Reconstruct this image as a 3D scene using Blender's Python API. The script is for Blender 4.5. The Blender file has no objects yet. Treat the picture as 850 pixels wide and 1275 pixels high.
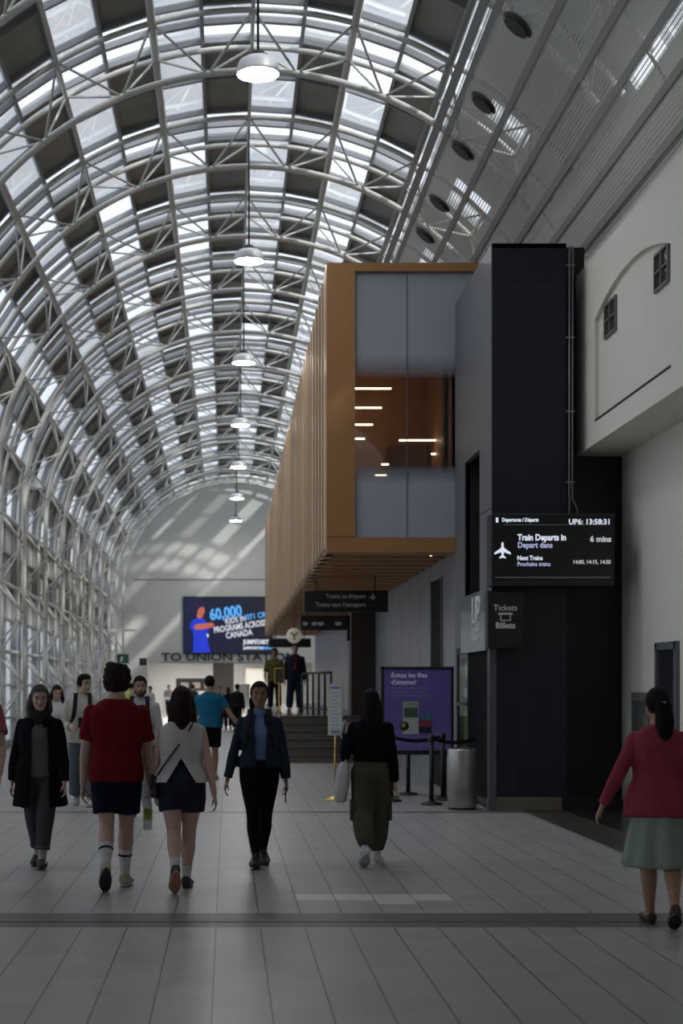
import bpy, bmesh, math, random
from mathutils import Vector, Matrix, noise
from math import sin, cos, pi, radians, sqrt
random.seed(7)
SC = bpy.context.scene
COL = SC.collection
F, VX, VY, EYE = 2000.0, 283.0, 855.0, 1.6      # focal length in pixels, vanishing point, eye height

def px(x, y, Y):
    """point at distance Y that the photograph shows at pixel (x, y)"""
    return Vector(((x - VX) * Y / F, Y, EYE - (y - VY) * Y / F))
def fx(x, Y): return (x - VX) * Y / F
def fz(y, Y): return EYE - (y - VY) * Y / F

# ------------------------------------------------------------------ materials
MATS = {}
def mat(name, col, rough=0.5, metal=0.0, spec=0.5, noise_amt=0.0, noise_scale=8.0, bump=0.0, bump_scale=40.0,
        emit=None, emit_s=0.0, stretch=None, coat=0.0):
    if name in MATS: return MATS[name]
    m = bpy.data.materials.new(name); m.use_nodes = True
    nt = m.node_tree; b = nt.nodes['Principled BSDF']
    b.inputs['Roughness'].default_value = rough
    b.inputs['Metallic'].default_value = metal
    b.inputs['Specular IOR Level'].default_value = spec
    b.inputs['Coat Weight'].default_value = coat
    c = (*col, 1)
    b.inputs['Base Color'].default_value = c
    tc = nt.nodes.new('ShaderNodeTexCoord')
    mp = nt.nodes.new('ShaderNodeMapping')
    if stretch: mp.inputs['Scale'].default_value = stretch
    nt.links.new(tc.outputs['Object'], mp.inputs['Vector'])
    if noise_amt > 0:
        n = nt.nodes.new('ShaderNodeTexNoise'); n.inputs['Scale'].default_value = noise_scale
        n.inputs['Detail'].default_value = 4
        nt.links.new(mp.outputs[0], n.inputs['Vector'])
        mx = nt.nodes.new('ShaderNodeMix'); mx.data_type = 'RGBA'
        mx.inputs[6].default_value = (*[max(0, v * (1 - noise_amt)) for v in col], 1)
        mx.inputs[7].default_value = (*[min(1, v * (1 + noise_amt)) for v in col], 1)
        nt.links.new(n.outputs['Fac'], mx.inputs[0])
        nt.links.new(mx.outputs[2], b.inputs['Base Color'])
    if bump > 0:
        n2 = nt.nodes.new('ShaderNodeTexNoise'); n2.inputs['Scale'].default_value = bump_scale
        nt.links.new(mp.outputs[0], n2.inputs['Vector'])
        bp = nt.nodes.new('ShaderNodeBump'); bp.inputs['Strength'].default_value = bump
        bp.inputs['Distance'].default_value = 0.02
        nt.links.new(n2.outputs['Fac'], bp.inputs['Height'])
        nt.links.new(bp.outputs[0], b.inputs['Normal'])
    if emit is not None:
        b.inputs['Emission Color'].default_value = (*emit, 1)
        b.inputs['Emission Strength'].default_value = emit_s
    MATS[name] = m
    return m

class NB:
    """small node-building helper"""
    def __init__(s, name):
        s.m = bpy.data.materials.new(name); s.m.use_nodes = True; s.nt = s.m.node_tree
        s.b = s.nt.nodes['Principled BSDF']; s.out = s.nt.nodes['Material Output']; MATS[name] = s.m
    def n(s, t, **kw):
        x = s.nt.nodes.new(t)
        for k, v in kw.items(): setattr(x, k, v)
        return x
    def l(s, a, b): s.nt.links.new(a, b)
    def math(s, op, a, b=None, c=None):
        x = s.n('ShaderNodeMath', operation=op)
        for i, v in enumerate((a, b, c)):
            if v is None: continue
            if isinstance(v, (int, float)): x.inputs[i].default_value = v
            else: s.l(v, x.inputs[i])
        return x.outputs[0]
    def mix(s, fac, a, b):
        x = s.n('ShaderNodeMix', data_type='RGBA')
        for i, v in ((0, fac), (6, a), (7, b)):
            if isinstance(v, (int, float)): x.inputs[i].default_value = v
            elif isinstance(v, tuple): x.inputs[i].default_value = (*v, 1)
            else: s.l(v, x.inputs[i])
        return x.outputs[2]
    def xyz(s):
        g = s.n('ShaderNodeNewGeometry'); sp = s.n('ShaderNodeSeparateXYZ'); s.l(g.outputs['Position'], sp.inputs[0])
        return sp.outputs
    def oxyz(s):
        g = s.n('ShaderNodeTexCoord'); sp = s.n('ShaderNodeSeparateXYZ'); s.l(g.outputs['Object'], sp.inputs[0])
        return sp.outputs

def glass_mat(name, tint, alpha, rough=0.05, body=(0.7, 0.75, 0.8), streak=0.0):
    """thin glazing: mostly see-through, part milky body, a little reflection"""
    k = NB(name); nt = k.nt
    nt.nodes.remove(k.b)
    tr = k.n('ShaderNodeBsdfTransparent'); tr.inputs[0].default_value = (*tint, 1)
    df = k.n('ShaderNodeBsdfTranslucent'); df.inputs[0].default_value = (*body, 1)
    gl = k.n('ShaderNodeBsdfGlossy'); gl.inputs['Roughness'].default_value = rough; gl.inputs[0].default_value = (1, 1, 1, 1)
    m1 = k.n('ShaderNodeMixShader'); m1.inputs[0].default_value = alpha
    if streak > 0:
        tc = k.n('ShaderNodeTexCoord'); nz = k.n('ShaderNodeTexNoise'); nz.inputs['Scale'].default_value = 1.3
        nz.inputs['Detail'].default_value = 6
        k.l(tc.outputs['Object'], nz.inputs['Vector'])
        f = k.math('MULTIPLY_ADD', nz.outputs['Fac'], streak * 2, alpha - streak)
        k.l(k.math('MAXIMUM', f, 0.0), m1.inputs[0])
    k.l(tr.outputs[0], m1.inputs[1]); k.l(df.outputs[0], m1.inputs[2])
    fr = k.n('ShaderNodeFresnel'); fr.inputs[0].default_value = 1.4
    m2 = k.n('ShaderNodeMixShader'); k.l(k.math('MULTIPLY', fr.outputs[0], 0.6), m2.inputs[0])
    k.l(m1.outputs[0], m2.inputs[1]); k.l(gl.outputs[0], m2.inputs[2]); k.l(m2.outputs[0], k.out.inputs[0])
    return k.m

def tile_floor_mat():
    k = NB('floor_tile'); X, Y, Z = k.xyz()
    tw, tl = 0.2955, 0.30
    u = k.math('DIVIDE', k.math('ADD', X, 0.076 + tw * 100), tw)
    col = k.math('FLOOR', u); fu = k.math('FRACT', u)
    v = k.math('ADD', k.math('DIVIDE', k.math('ADD', Y, 60.0), tl), k.math('MULTIPLY', k.math('MODULO', col, 2.0), 0.5))
    row = k.math('FLOOR', v); fv = k.math('FRACT', v)
    jl = k.math('MAXIMUM', k.math('LESS_THAN', fu, 0.015), k.math('GREATER_THAN', fu, 0.985))
    jt = k.math('MAXIMUM', k.math('LESS_THAN', fv, 0.010), k.math('GREATER_THAN', fv, 0.990))
    cb = k.n('ShaderNodeCombineXYZ'); k.l(col, cb.inputs[0]); k.l(row, cb.inputs[1])
    wn = k.n('ShaderNodeTexWhiteNoise', noise_dimensions='2D'); k.l(cb.outputs[0], wn.inputs['Vector'])
    base = k.mix(wn.outputs['Value'], (0.345, 0.34, 0.325), (0.395, 0.387, 0.37))
    g = k.n('ShaderNodeNewGeometry'); nz = k.n('ShaderNodeTexNoise'); nz.inputs['Scale'].default_value = 3.0; nz.inputs['Detail'].default_value = 6
    k.l(g.outputs['Position'], nz.inputs['Vector'])
    base = k.mix(k.math('MULTIPLY', nz.outputs['Fac'], 0.35), base, (0.30, 0.295, 0.28))
    base = k.mix(k.math('MULTIPLY', jt, 0.42), base, (0.14, 0.14, 0.14))
    base = k.mix(k.math('MULTIPLY', jl, 0.95), base, (0.045, 0.045, 0.045))
    k.l(base, k.b.inputs['Base Color'])
    k.b.inputs['Roughness'].default_value = 0.36
    k.l(k.math('ADD', k.math('MULTIPLY', nz.outputs['Fac'], 0.16), 0.26), k.b.inputs['Roughness'])
    k.b.inputs['Specular IOR Level'].default_value = 0.5
    return k.m

def perforated_mat():
    k = NB('perforated_metal'); nt = k.nt
    tc = k.n('ShaderNodeUVMap'); sp = k.n('ShaderNodeSeparateXYZ'); k.l(tc.outputs[0], sp.inputs[0])
    p = 0.052
    fu = k.math('SUBTRACT', k.math('FRACT', k.math('DIVIDE', sp.outputs[0], p)), 0.5)
    fv = k.math('SUBTRACT', k.math('FRACT', k.math('DIVIDE', sp.outputs[1], p)), 0.5)
    d = k.math('SQRT', k.math('ADD', k.math('MULTIPLY', fu, fu), k.math('MULTIPLY', fv, fv)))
    hole = k.math('LESS_THAN', d, 0.40)
    k.b.inputs['Base Color'].default_value = (0.60, 0.61, 0.58, 1)
    k.b.inputs['Metallic'].default_value = 0.2
    k.b.inputs['Roughness'].default_value = 0.42
    tr = k.n('ShaderNodeBsdfTransparent'); mx = k.n('ShaderNodeMixShader')
    k.l(hole, mx.inputs[0]); k.l(k.b.outputs[0], mx.inputs[1]); k.l(tr.outputs[0], mx.inputs[2])
    k.l(mx.outputs[0], k.out.inputs[0])
    return k.m

def frit_glass_mat(z0, z1):
    """glass pane with a frosted dot band at head and foot fading to clear between (object Z in metres)"""
    k = NB('fritted_glass'); nt = k.nt
    X, Y, Z = k.xyz()
    t = k.math('DIVIDE', k.math('SUBTRACT', Z, z0), z1 - z0)
    lo = k.n('ShaderNodeMapRange'); lo.inputs[1].default_value = 0.20; lo.inputs[2].default_value = 0.275; lo.inputs[3].default_value = 0.84; lo.inputs[4].default_value = 0.0
    hi = k.n('ShaderNodeMapRange'); hi.inputs[1].default_value = 0.60; hi.inputs[2].default_value = 0.69; hi.inputs[3].default_value = 0.0; hi.inputs[4].default_value = 0.84
    k.l(t, lo.inputs[0]); k.l(t, hi.inputs[0])
    fr = k.math('ADD', lo.outputs[0], hi.outputs[0])
    k.b.inputs['Base Color'].default_value = (0.42, 0.46, 0.53, 1); k.b.inputs['Roughness'].default_value = 0.25
    tr = k.n('ShaderNodeBsdfTransparent'); tr.inputs[0].default_value = (0.75, 0.75, 0.75, 1)
    gl = k.n('ShaderNodeBsdfGlossy'); gl.inputs['Roughness'].default_value = 0.02
    m0 = k.n('ShaderNodeMixShader'); m0.inputs[0].default_value = 0.04
    k.l(tr.outputs[0], m0.inputs[1]); k.l(gl.outputs[0], m0.inputs[2])
    m = k.n('ShaderNodeMixShader'); k.l(fr, m.inputs[0]); k.l(m0.outputs[0], m.inputs[1]); k.l(k.b.outputs[0], m.inputs[2])
    k.l(m.outputs[0], k.out.inputs[0])
    return k.m

# ------------------------------------------------------------------ mesh builder
class MB:
    def __init__(s): s.v = []; s.f = []; s.mi = []; s.sm = []
    def add(s, vs, fs, mi=0, smooth=False):
        o = len(s.v); s.v += [Vector(p) for p in vs]
        for q in fs: s.f.append([i + o for i in q]); s.mi.append(mi); s.sm.append(smooth)
        return s
    def box(s, x0, x1, y0, y1, z0, z1, mi=0):
        vs = [(x0,y0,z0),(x1,y0,z0),(x1,y1,z0),(x0,y1,z0),(x0,y0,z1),(x1,y0,z1),(x1,y1,z1),(x0,y1,z1)]
        return s.add(vs, [(0,3,2,1),(4,5,6,7),(0,1,5,4),(1,2,6,5),(2,3,7,6),(3,0,4,7)], mi)
    def bbox(s, x0, x1, y0, y1, z0, z1, bev=0.01, mi=0):
        """box with chamfered vertical and top edges"""
        b = min(bev, (x1-x0)/3, (y1-y0)/3, (z1-z0)/3)
        def ring(z, d): return [(x0+b+d,y0+d,z),(x1-b-d,y0+d,z),(x1-d,y0+b+d,z),(x1-d,y1-b-d,z),(x1-b-d,y1-d,z),(x0+b+d,y1-d,z),(x0+d,y1-b-d,z),(x0+d,y0+b+d,z)]
        rs = [ring(z0, b*.6), ring(z0+b, 0), ring(z1-b, 0), ring(z1, b*.6)]
        vs = [p for r in rs for p in r]; fs = []
        for k in range(3):
            for i in range(8): fs.append((k*8+i, k*8+(i+1)%8, (k+1)*8+(i+1)%8, (k+1)*8+i))
        fs.append(tuple(reversed(range(8)))); fs.append(tuple(range(24, 32)))
        return s.add(vs, fs, mi)
    def quad(s, a, b, c, d, mi=0): return s.add([a,b,c,d], [(0,1,2,3)], mi)
    def slab(s, pts, n, th, mi=0):
        """polygon pts extruded by th along n"""
        n = Vector(n).normalized() * th; k = len(pts)
        vs = [Vector(p) for p in pts] + [Vector(p) + n for p in pts]
        fs = [tuple(reversed(range(k))), tuple(range(k, 2*k))] + [(i, (i+1)%k, k+(i+1)%k, k+i) for i in range(k)]
        return s.add(vs, fs, mi)
    def tube(s, pts, r, n=8, mi=0, closed=False, cap=True, smooth=True, aspect=1.0, up=None):
        pts = [Vector(p) for p in pts]; N = len(pts)
        rr = r if isinstance(r, (list, tuple)) else [r] * N
        vs = []; ref = None
        for i, p in enumerate(pts):
            a = pts[(i-1) % N] if (closed or i > 0) else p
            b = pts[(i+1) % N] if (closed or i < N-1) else p
            t = (b - a).normalized()
            if ref is None:
                ref = Vector(up) if up else (Vector((0,0,1)) if abs(t.z) < 0.9 else Vector((1,0,0)))
            u = (ref - t * ref.dot(t)); 
            if u.length < 1e-5: u = t.orthogonal()
            u.normalize(); w = t.cross(u); ref = u
            for k in range(n):
                g = 2*pi*k/n
                vs.append(p + (u * cos(g) + w * sin(g) * aspect) * rr[i])
        fs = []
        for i in range(N if closed else N-1):
            j = (i+1) % N
            for k in range(n): fs.append((i*n+k, i*n+(k+1)%n, j*n+(k+1)%n, j*n+k))
        s.add(vs, fs, mi, smooth)
        if cap and not closed:
            o = len(s.v) - len(vs)
            s.f.append([o+k for k in reversed(range(n))]); s.mi.append(mi); s.sm.append(False)
            s.f.append([o+(N-1)*n+k for k in range(n)]); s.mi.append(mi); s.sm.append(False)
        return s
    def lathe(s, prof, c=(0,0,0), n=24, mi=0, smooth=True, axis='z'):
        c = Vector(c); vs = []
        for r, z in prof:
            for k in range(n):
                g = 2*pi*k/n
                p = Vector((r*cos(g), r*sin(g), z)) if axis == 'z' else Vector((r*cos(g), z, r*sin(g)))
                vs.append(c + p)
        fs = []
        for i in range(len(prof)-1):
            for k in range(n): fs.append((i*n+k, i*n+(k+1)%n, (i+1)*n+(k+1)%n, (i+1)*n+k))
        s.add(vs, fs, mi, smooth); o = len(s.v) - len(vs)
        for i, rev in ((0, True), (len(prof)-1, False)):
            if prof[i][0] > 1e-4:
                q = [o+i*n+k for k in range(n)]
                s.f.append(q[::-1] if rev else q); s.mi.append(mi); s.sm.append(False)
        return s
    def ball(s, c, r, n=12, mi=0, sc=(1,1,1)):
        m = n // 2 + 1; c = Vector(c); vs = []; fs = []
        for i in range(m+1):
            th = pi*i/m
            for k in range(n):
                g = 2*pi*k/n
                vs.append(c + Vector((r*sc[0]*sin(th)*cos(g), r*sc[1]*sin(th)*sin(g), r*sc[2]*cos(th))))
        for i in range(m):
            for k in range(n): fs.append((i*n+k, (i+1)*n+k, (i+1)*n+(k+1)%n, i*n+(k+1)%n))
        return s.add(vs, fs, mi, True)
    def mesh(s, name, off=(0,0,0)):
        off = Vector(off); me = bpy.data.meshes.new(name)
        me.from_pydata([tuple(p - off) for p in s.v], [], s.f); 
        me.polygons.foreach_set('material_index', s.mi); me.polygons.foreach_set('use_smooth', s.sm)
        me.validate(); me.update()
        return me
    def build(s, name, mats, parent=None, loc=None):
        if not isinstance(mats, (list, tuple)): mats = [mats]
        root = parent
        off = Vector((0,0,0))
        if parent is not None:
            while root.parent is not None: root = root.parent
            off = root.location.copy() if not root.get('_local') else off
        elif loc is not None: off = Vector(loc)
        me = s.mesh(name, off)
        for m in mats: me.materials.append(m)
        o = bpy.data.objects.new(name, me); COL.objects.link(o)
        if parent is not None: o.parent = parent
        elif loc is not None: o.location = loc
        bm = bmesh.new(); bm.from_mesh(me); bmesh.ops.recalc_face_normals(bm, faces=bm.faces); bm.to_mesh(me); bm.free()
        return o

def tag(o, label=None, cat=None, group=None, kind=None):
    if label: o['label'] = label
    if cat: o['category'] = cat
    if group: o['group'] = group
    if kind: o['kind'] = kind
    return o
def thing(name, loc, label, cat, group=None, rz=0.0):
    o = bpy.data.objects.new(name, None); COL.objects.link(o); o.location = loc; o.rotation_euler.z = rz
    o.empty_display_size = 0.2
    return tag(o, label, cat, group)
def struct(o): o['kind'] = 'structure'; return o

def text(name, body, size, loc, m, parent, align='LEFT', ext=0.002, rot=(pi/2, 0, 0), bold=0.0, xs=1.0):
    cu = bpy.data.curves.new(name, 'FONT'); cu.body = body; cu.size = size; cu.align_x = align; cu.align_y = 'CENTER'
    cu.extrude = ext; cu.offset = bold; cu.resolution_u = 3
    t = bpy.data.objects.new(name, cu); COL.objects.link(t)
    dg = bpy.context.evaluated_depsgraph_get(); dg.update()
    me = bpy.data.meshes.new_from_object(t.evaluated_get(dg)); bpy.data.objects.remove(t); bpy.data.curves.remove(cu)
    me.name = name; me.materials.clear(); me.materials.append(m)
    o = bpy.data.objects.new(name, me); COL.objects.link(o)
    off = Vector((0,0,0))
    if parent is not None:
        r = parent
        while r.parent is not None: r = r.parent
        off = r.location.copy(); o.parent = parent
    o.location = Vector(loc) - off; o.rotation_euler = rot; o.scale = (xs, 1, 1)
    return o
SKY, SUN, EXPO = 1.7, 3.0, 0.0
# ------------------------------------------------------------------ shared materials
W_STEEL = mat('white_painted_steel', (0.68, 0.675, 0.635), 0.42, spec=0.4)
BAR = mat('grey_glazing_bar', (0.30, 0.31, 0.325), 0.5)
RAILM = mat('matt_grey_rail', (0.36, 0.36, 0.345), 0.7, spec=.2)
DARKPAN = mat('dark_roof_panel', (0.27, 0.262, 0.24), 0.45, noise_amt=0.5, noise_scale=1.6)
PALEPAN = mat('pale_side_panel', (0.66, 0.67, 0.66), 0.5, noise_amt=0.1)
GLASS = glass_mat('vault_glass', (0.92, 0.95, 1.0), 0.16, streak=0.12)
WHITE_WALL = mat('white_plaster', (0.70, 0.70, 0.67), 0.75, noise_amt=0.05, noise_scale=1.5)
WARM_WALL = mat('warm_white_plaster', (0.72, 0.685, 0.615), 0.7, noise_amt=0.03, noise_scale=2)
BLACK = mat('black_matt', (0.012, 0.012, 0.014), 0.5)
NAVYBLK = mat('blue_black_cladding', (0.016, 0.017, 0.026), 0.42, spec=0.35, noise_amt=0.12)
GREYCLAD = mat('grey_metal_cladding', (0.14, 0.145, 0.16), 0.45, metal=0.2)
JOINT = mat('panel_joint', (0.006, 0.006, 0.008), 0.7)
GOLD = mat('bronze_gold_cladding', (0.41, 0.205, 0.082), 0.42, metal=0.30, noise_amt=0.12, noise_scale=2, stretch=(1, 1, 0.2))
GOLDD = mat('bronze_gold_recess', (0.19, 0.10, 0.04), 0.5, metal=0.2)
BRASS = mat('polished_brass', (0.55, 0.38, 0.10), 0.25, metal=0.9)
STEEL = mat('brushed_steel', (0.42, 0.41, 0.40), 0.32, metal=0.85, noise_amt=0.2, noise_scale=30, stretch=(1, 1, 0.05))
CHROME = mat('bright_chrome', (0.6, 0.6, 0.6), 0.15, metal=1.0)
WHITE = mat('white_enamel', (0.75, 0.75, 0.74), 0.4)
GRANITE = mat('dark_granite', (0.060, 0.054, 0.048), 0.22, noise_amt=0.5, noise_scale=60)
STONE = mat('brown_stone', (0.16, 0.135, 0.105), 0.4, noise_amt=0.25, noise_scale=25)
TILE = tile_floor_mat()
PERF = perforated_mat()

# ------------------------------------------------------------------ the vault
XA, ZC, RI, RO, RG = 0.395, 5.89, 5.31, 5.96, 6.15
SP, Y0 = 4.60, 25.04
HW = 0.72                              # half width of a triangular truss
YEND = 79.0
def arc(r, deg, Y):
    """deg: angle from the crown, negative towards the left; past -90 the line drops straight to the floor"""
    if deg < -90: return Vector((XA - r, Y, ZC - (-90 - deg) * 0.1))
    return Vector((XA + r * sin(radians(deg)), Y, ZC + r * cos(radians(deg))))
LEG = [-90 - 8.5 * i for i in range(1, 7)]       # 0.85 m steps down the wall; last at z .79
FLOOR_A = -90 - ZC * 10
ORD = ['first', 'second', 'third', 'fourth', 'fifth', 'sixth', 'seventh', 'eighth', 'ninth', 'tenth', 'eleventh', 'twelfth', 'thirteenth', 'fourteenth', 'fifteenth', 'sixteenth', 'seventeenth']

R_END = 54
truss_meshes = {}
def build_truss(k, i):
    Y = Y0 + k * SP
    t = thing('arch_truss', (XA - RI, Y, 0), f'white tubular steel arch truss spanning the vault, {ORD[i]} arch counted from the near end', 'truss', 'white arch trusses of the glazed vault')
    def curve(r, Yc): return [arc(r, FLOOR_A, Yc)] + [arc(r, a, Yc) for a in range(-90, R_END + 1, 3)]
    names = ('inner_chord', 'outer_chord', 'outer_chord', 'lacing')
    if not truss_meshes:
        m = MB().tube(curve(RI, Y), 0.056, 10)
        a = m.build('inner_chord', W_STEEL, t); truss_meshes[0] = a.data
        for s, w in ((1, -HW), (2, HW)):
            truss_meshes[s] = MB().tube(curve(RO, Y + w), 0.048, 8).build('outer_chord', W_STEEL, t).data
        m = MB()
        outer = list(range(-90, R_END, 15))
        for a in outer:
            for w in (-HW, HW):
                o = arc(RO, a, Y + w)
                for da in (-7.5, 7.5):
                    if -90 <= a + da <= R_END: m.tube([o, arc(RI, a + da, Y)], 0.021, 6)
            m.tube([arc(RO, a, Y - HW), arc(RO, a, Y + HW)], 0.03, 6)
        zz = [-90, -107, -124, -141]
        for j, a in enumerate(zz):
            for w in (-HW, HW):
                o = arc(RO, a, Y + w)
                if j > 0: m.tube([o, arc(RI, a + 8.5, Y)], 0.026, 6)
                if a - 8.5 > FLOOR_A: m.tube([o, arc(RI, a - 8.5, Y)], 0.026, 6)
            if j > 0: m.tube([arc(RO, a, Y - HW), arc(RO, a, Y + HW)], 0.03, 6)
        truss_meshes[3] = m.build('lacing', W_STEEL, t).data
    else:
        for s, nm in enumerate(names):
            o = bpy.data.objects.new(nm, truss_meshes[s]); COL.objects.link(o); o.parent = t
KS = list(range(-2, 12))
for i, k in enumerate(KS): build_truss(k, i)

# purlins: long tubes running down the vault
YN, YF = 9.0, YEND - 0.05
for a, r, lab in ((0, .028, 'thin white steel tube running along the crown of the vault'),
                  (15, .065, 'thick white steel tube along the vault just right of the hanging lamps'),
                  (-15, .065, 'thick white steel tube along the vault just left of the hanging lamps'),
                  (-30, .036, 'slim white steel tube along the vault two bays left of the crown'),
                  (-45, .07, 'thick white steel tube along the vault halfway down its left curve'),
                  (30, .06, 'wide pale edge girder along the vault beside the perforated ceiling'),
                  (-60, .045, 'white steel tube along the left curve below the halfway tube'),
                  (-75, .055, 'white steel tube along the left curve just above the upright legs'),
                  (-90, .055, 'white steel tube along the left wall where the curve begins'),
                  (-107, .05, 'upper horizontal white tube along the upright left glass wall'),
                  (-124, .05, 'lower horizontal white tube along the upright left glass wall')):
    p = MB().tube([arc(RO, a, YN), arc(RO, a, YF)], r, 8).build('purlin', RAILM if a == 30 else W_STEEL, loc=arc(RO, a, YN))
    tag(p, lab, 'beam', 'long white tubes along the vault')

# glazing, one window per bay between truss centres
segs = [-90 + 7.5 * i for i in range(0, 17)]           # to +30
vseg = [-90, -98.5, -107, -115.5, -124, -132.5, -141, -FLOOR_A * -1]
def glaze_bay(idx, ya, yb, full=True, closed=False):
    g, bars, pan, pale = MB(), MB(), MB(), MB()
    za, zb = ya + HW, yb - HW
    zm = (za + zb) / 2
    zones = [(ya, za, 't'), (za, zm, 'b'), (zm, zb, 'b'), (zb, yb, 't')]
    ths = [(segs[i], segs[i+1], i) for i in range(len(segs)-1)]
    vs = vseg[::-1]
    vths = [(vs[i], vs[i+1], -len(vs) + i) for i in range(len(vs)-1)]
    for a, b, i in vths + ths:
        for (p, q, kind) in zones:
            c1, c2, c3, c4 = arc(RG, a, p), arc(RG, b, p), arc(RG, b, q), arc(RG, a, q)
            dark = False
            if i >= 0:
                dark = (i % 2 == 1) and kind == 'b'
                if i % 2 == 0 and kind == 'b' and random.random() < 0.04: dark = True
            target = g
            if closed and i >= 0: dark = True
            if dark: target = pan
            if i < 0:
                low = b <= -115
                if kind == 'b' and not low: target = pan if random.random() < .14 else pale
                elif kind == 't' and not low and random.random() < .45: target = pale
                elif low and i >= -4 and random.random() < .08: target = pale
            if target is g: g.quad(c1, c2, c3, c4)
            else:
                n = Vector((0, 0, 0)); mid = (c1 + c3) / 2
                n = Vector((mid.x - XA, 0, max(mid.z, ZC) - ZC)).normalized()
                target.slab([c1, c2, c3, c4], n, 0.06)
    # transverse bars
    for y in (ya + HW, zm, yb - HW, ya):
        prof_in, prof_out = RG - 0.08, RG + 0.02
        w = 0.035 if y != ya else 0.05
        angs = [FLOOR_A] + segs
        for i in range(len(angs)-1):
            a, b = angs[i], angs[i+1]
            A = [arc(prof_in, a, y-w), arc(prof_in, b, y-w), arc(prof_out, b, y-w), arc(prof_out, a, y-w)]
            bars.slab(A, (0, 1, 0), 2*w)
    # long mullions
    for a in segs + vseg[1:-1]:
        o = arc(RG + 0.02, a, ya); i_ = arc(RG - 0.10, a, ya)
        r = (o - i_).normalized(); t = Vector((r.z, 0, -r.x)) * 0.03
        bars.slab([i_ - t, i_ + t, o + t, o - t], (0, 1, 0), yb - ya)
    w = g.build(f'window_{idx}', GLASS, loc=(XA - RG, ya, 0)); struct(w)
    bars.build('glazing_bar', BAR, w); 
    if pan.v: pan.build('infill_panel', DARKPAN, w)
    if pale.v: pale.build('side_panel', PALEPAN, w)
for n, k in enumerate(range(-7, 12)):
    ya = Y0 + k * SP
    glaze_bay(n + 1, ya, min(ya + SP, YEND), closed=k <= -4)  # near bays out of view closed to darken the floor towards the right

# closed right half of the vault with lit panes, some added to light the space behind the perforated ceiling
shell, rg = MB(), MB()
rsegs = [30, 33.6, 37.5, 45, 52.5, 60, 67.5, 75, 82.5, 90]
for k in range(-7, 12):
    ya = Y0 + k * SP; yb = min(ya + SP, YEND)
    for i in range(len(rsegs)-1):
        a, b = rsegs[i], rsegs[i+1]
        for p, q, kind in ((ya, ya + HW, 't'), (ya + HW, yb - HW, 'b'), (yb - HW, yb, 't')):
            pts = [arc(RG, a, p), arc(RG, b, p), arc(RG, b, q), arc(RG, a, q)]
            if (i == 0) or (i == 4 and 19.5 < p < 20.6) or (i == 4 and k == -2 and kind == 'b') or (i == 2 and kind == 't' and k in (0, 1, 2, 3, 5, 7)): rg.quad(*pts)
            else:
                mid = (pts[0] + pts[2]) / 2
                shell.slab(pts, (mid.x - XA, 0, mid.z - ZC), 0.08)
o = shell.build('ceiling', mat('pale_grey_ceiling', (0.62, 0.63, 0.61), 0.6), loc=(XA + RG, YN, ZC)); struct(o)
o = rg.build('window_40', GLASS, loc=(XA + RG, YN, ZC)); struct(o)

# perforated ceiling strips
def uvbuild(mb, name, mats, parent=None, loc=None):
    o = mb.build(name, mats, parent, loc); return o
RP = 5.2
edges = [33.2, 35.2, 43, 50.3, 56, 61.5, 66.5, 70.5]
plabs = ['narrow perforated metal edge strip of the right ceiling next to the glazing',
         'perforated metal ceiling strip holding the row of black discs',
         'perforated metal ceiling strip just right of the black disc row',
         'perforated metal ceiling strip in the middle of the right curve',
         'perforated metal ceiling strip over the tall dark tower',
         'perforated metal ceiling strip one up from the white projecting wall top',
         'perforated metal ceiling strip touching the top of the white projecting wall']
for i in range(7):
    a, b = edges[i], edges[i+1]
    t = thing('perforated_ceiling_strip', arc(RP, a, 9.0), plabs[i], 'ceiling panel', 'perforated ceiling strips')
    n = 3; ys = [9.0 + 3.05 * j for j in range(24)]; ys = [y for y in ys if y < YEND - .1] + [YEND - .1]
    vs, fs, uvs = [], [], []
    for yy in ys:
        for j in range(n+1):
            an = a + (b - a) * j / n
            vs.append(arc(RP, an, yy)); uvs.append((RP * radians(an - a), yy))
    for r in range(len(ys)-1):
        for j in range(n): fs.append((r*(n+1)+j, r*(n+1)+j+1, (r+1)*(n+1)+j+1, (r+1)*(n+1)+j))
    o = MB().add(vs, fs, 0, True).build('perforated_sheet', PERF, t)
    uvl = o.data.uv_layers.new(name='UVMap')
    for li, lp in enumerate(o.data.loops): uvl.data[li].uv = uvs[lp.vertex_index]
    ww = 1.0 if i else 1.3
    MB().slab([arc(RP - .012, a - ww*.5, 9.0), arc(RP - .012, a + ww*.5, 9.0), arc(RP - .012, a + ww*.5, YEND - .1), arc(RP - .012, a - ww*.5, YEND - .1)], (-sin(radians(a)), 0, -cos(radians(a))), .03).build('rail', RAILM, t)
    if i in (0, 2, 4):
        m = MB()
        for yy in ys[1:-1:2]: m.tube([arc(RP + .022, a + (b - a) * j / 4, yy) for j in range(5)], 0.022, 6)
        m.build('cross_rail', W_STEEL, t)

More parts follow.
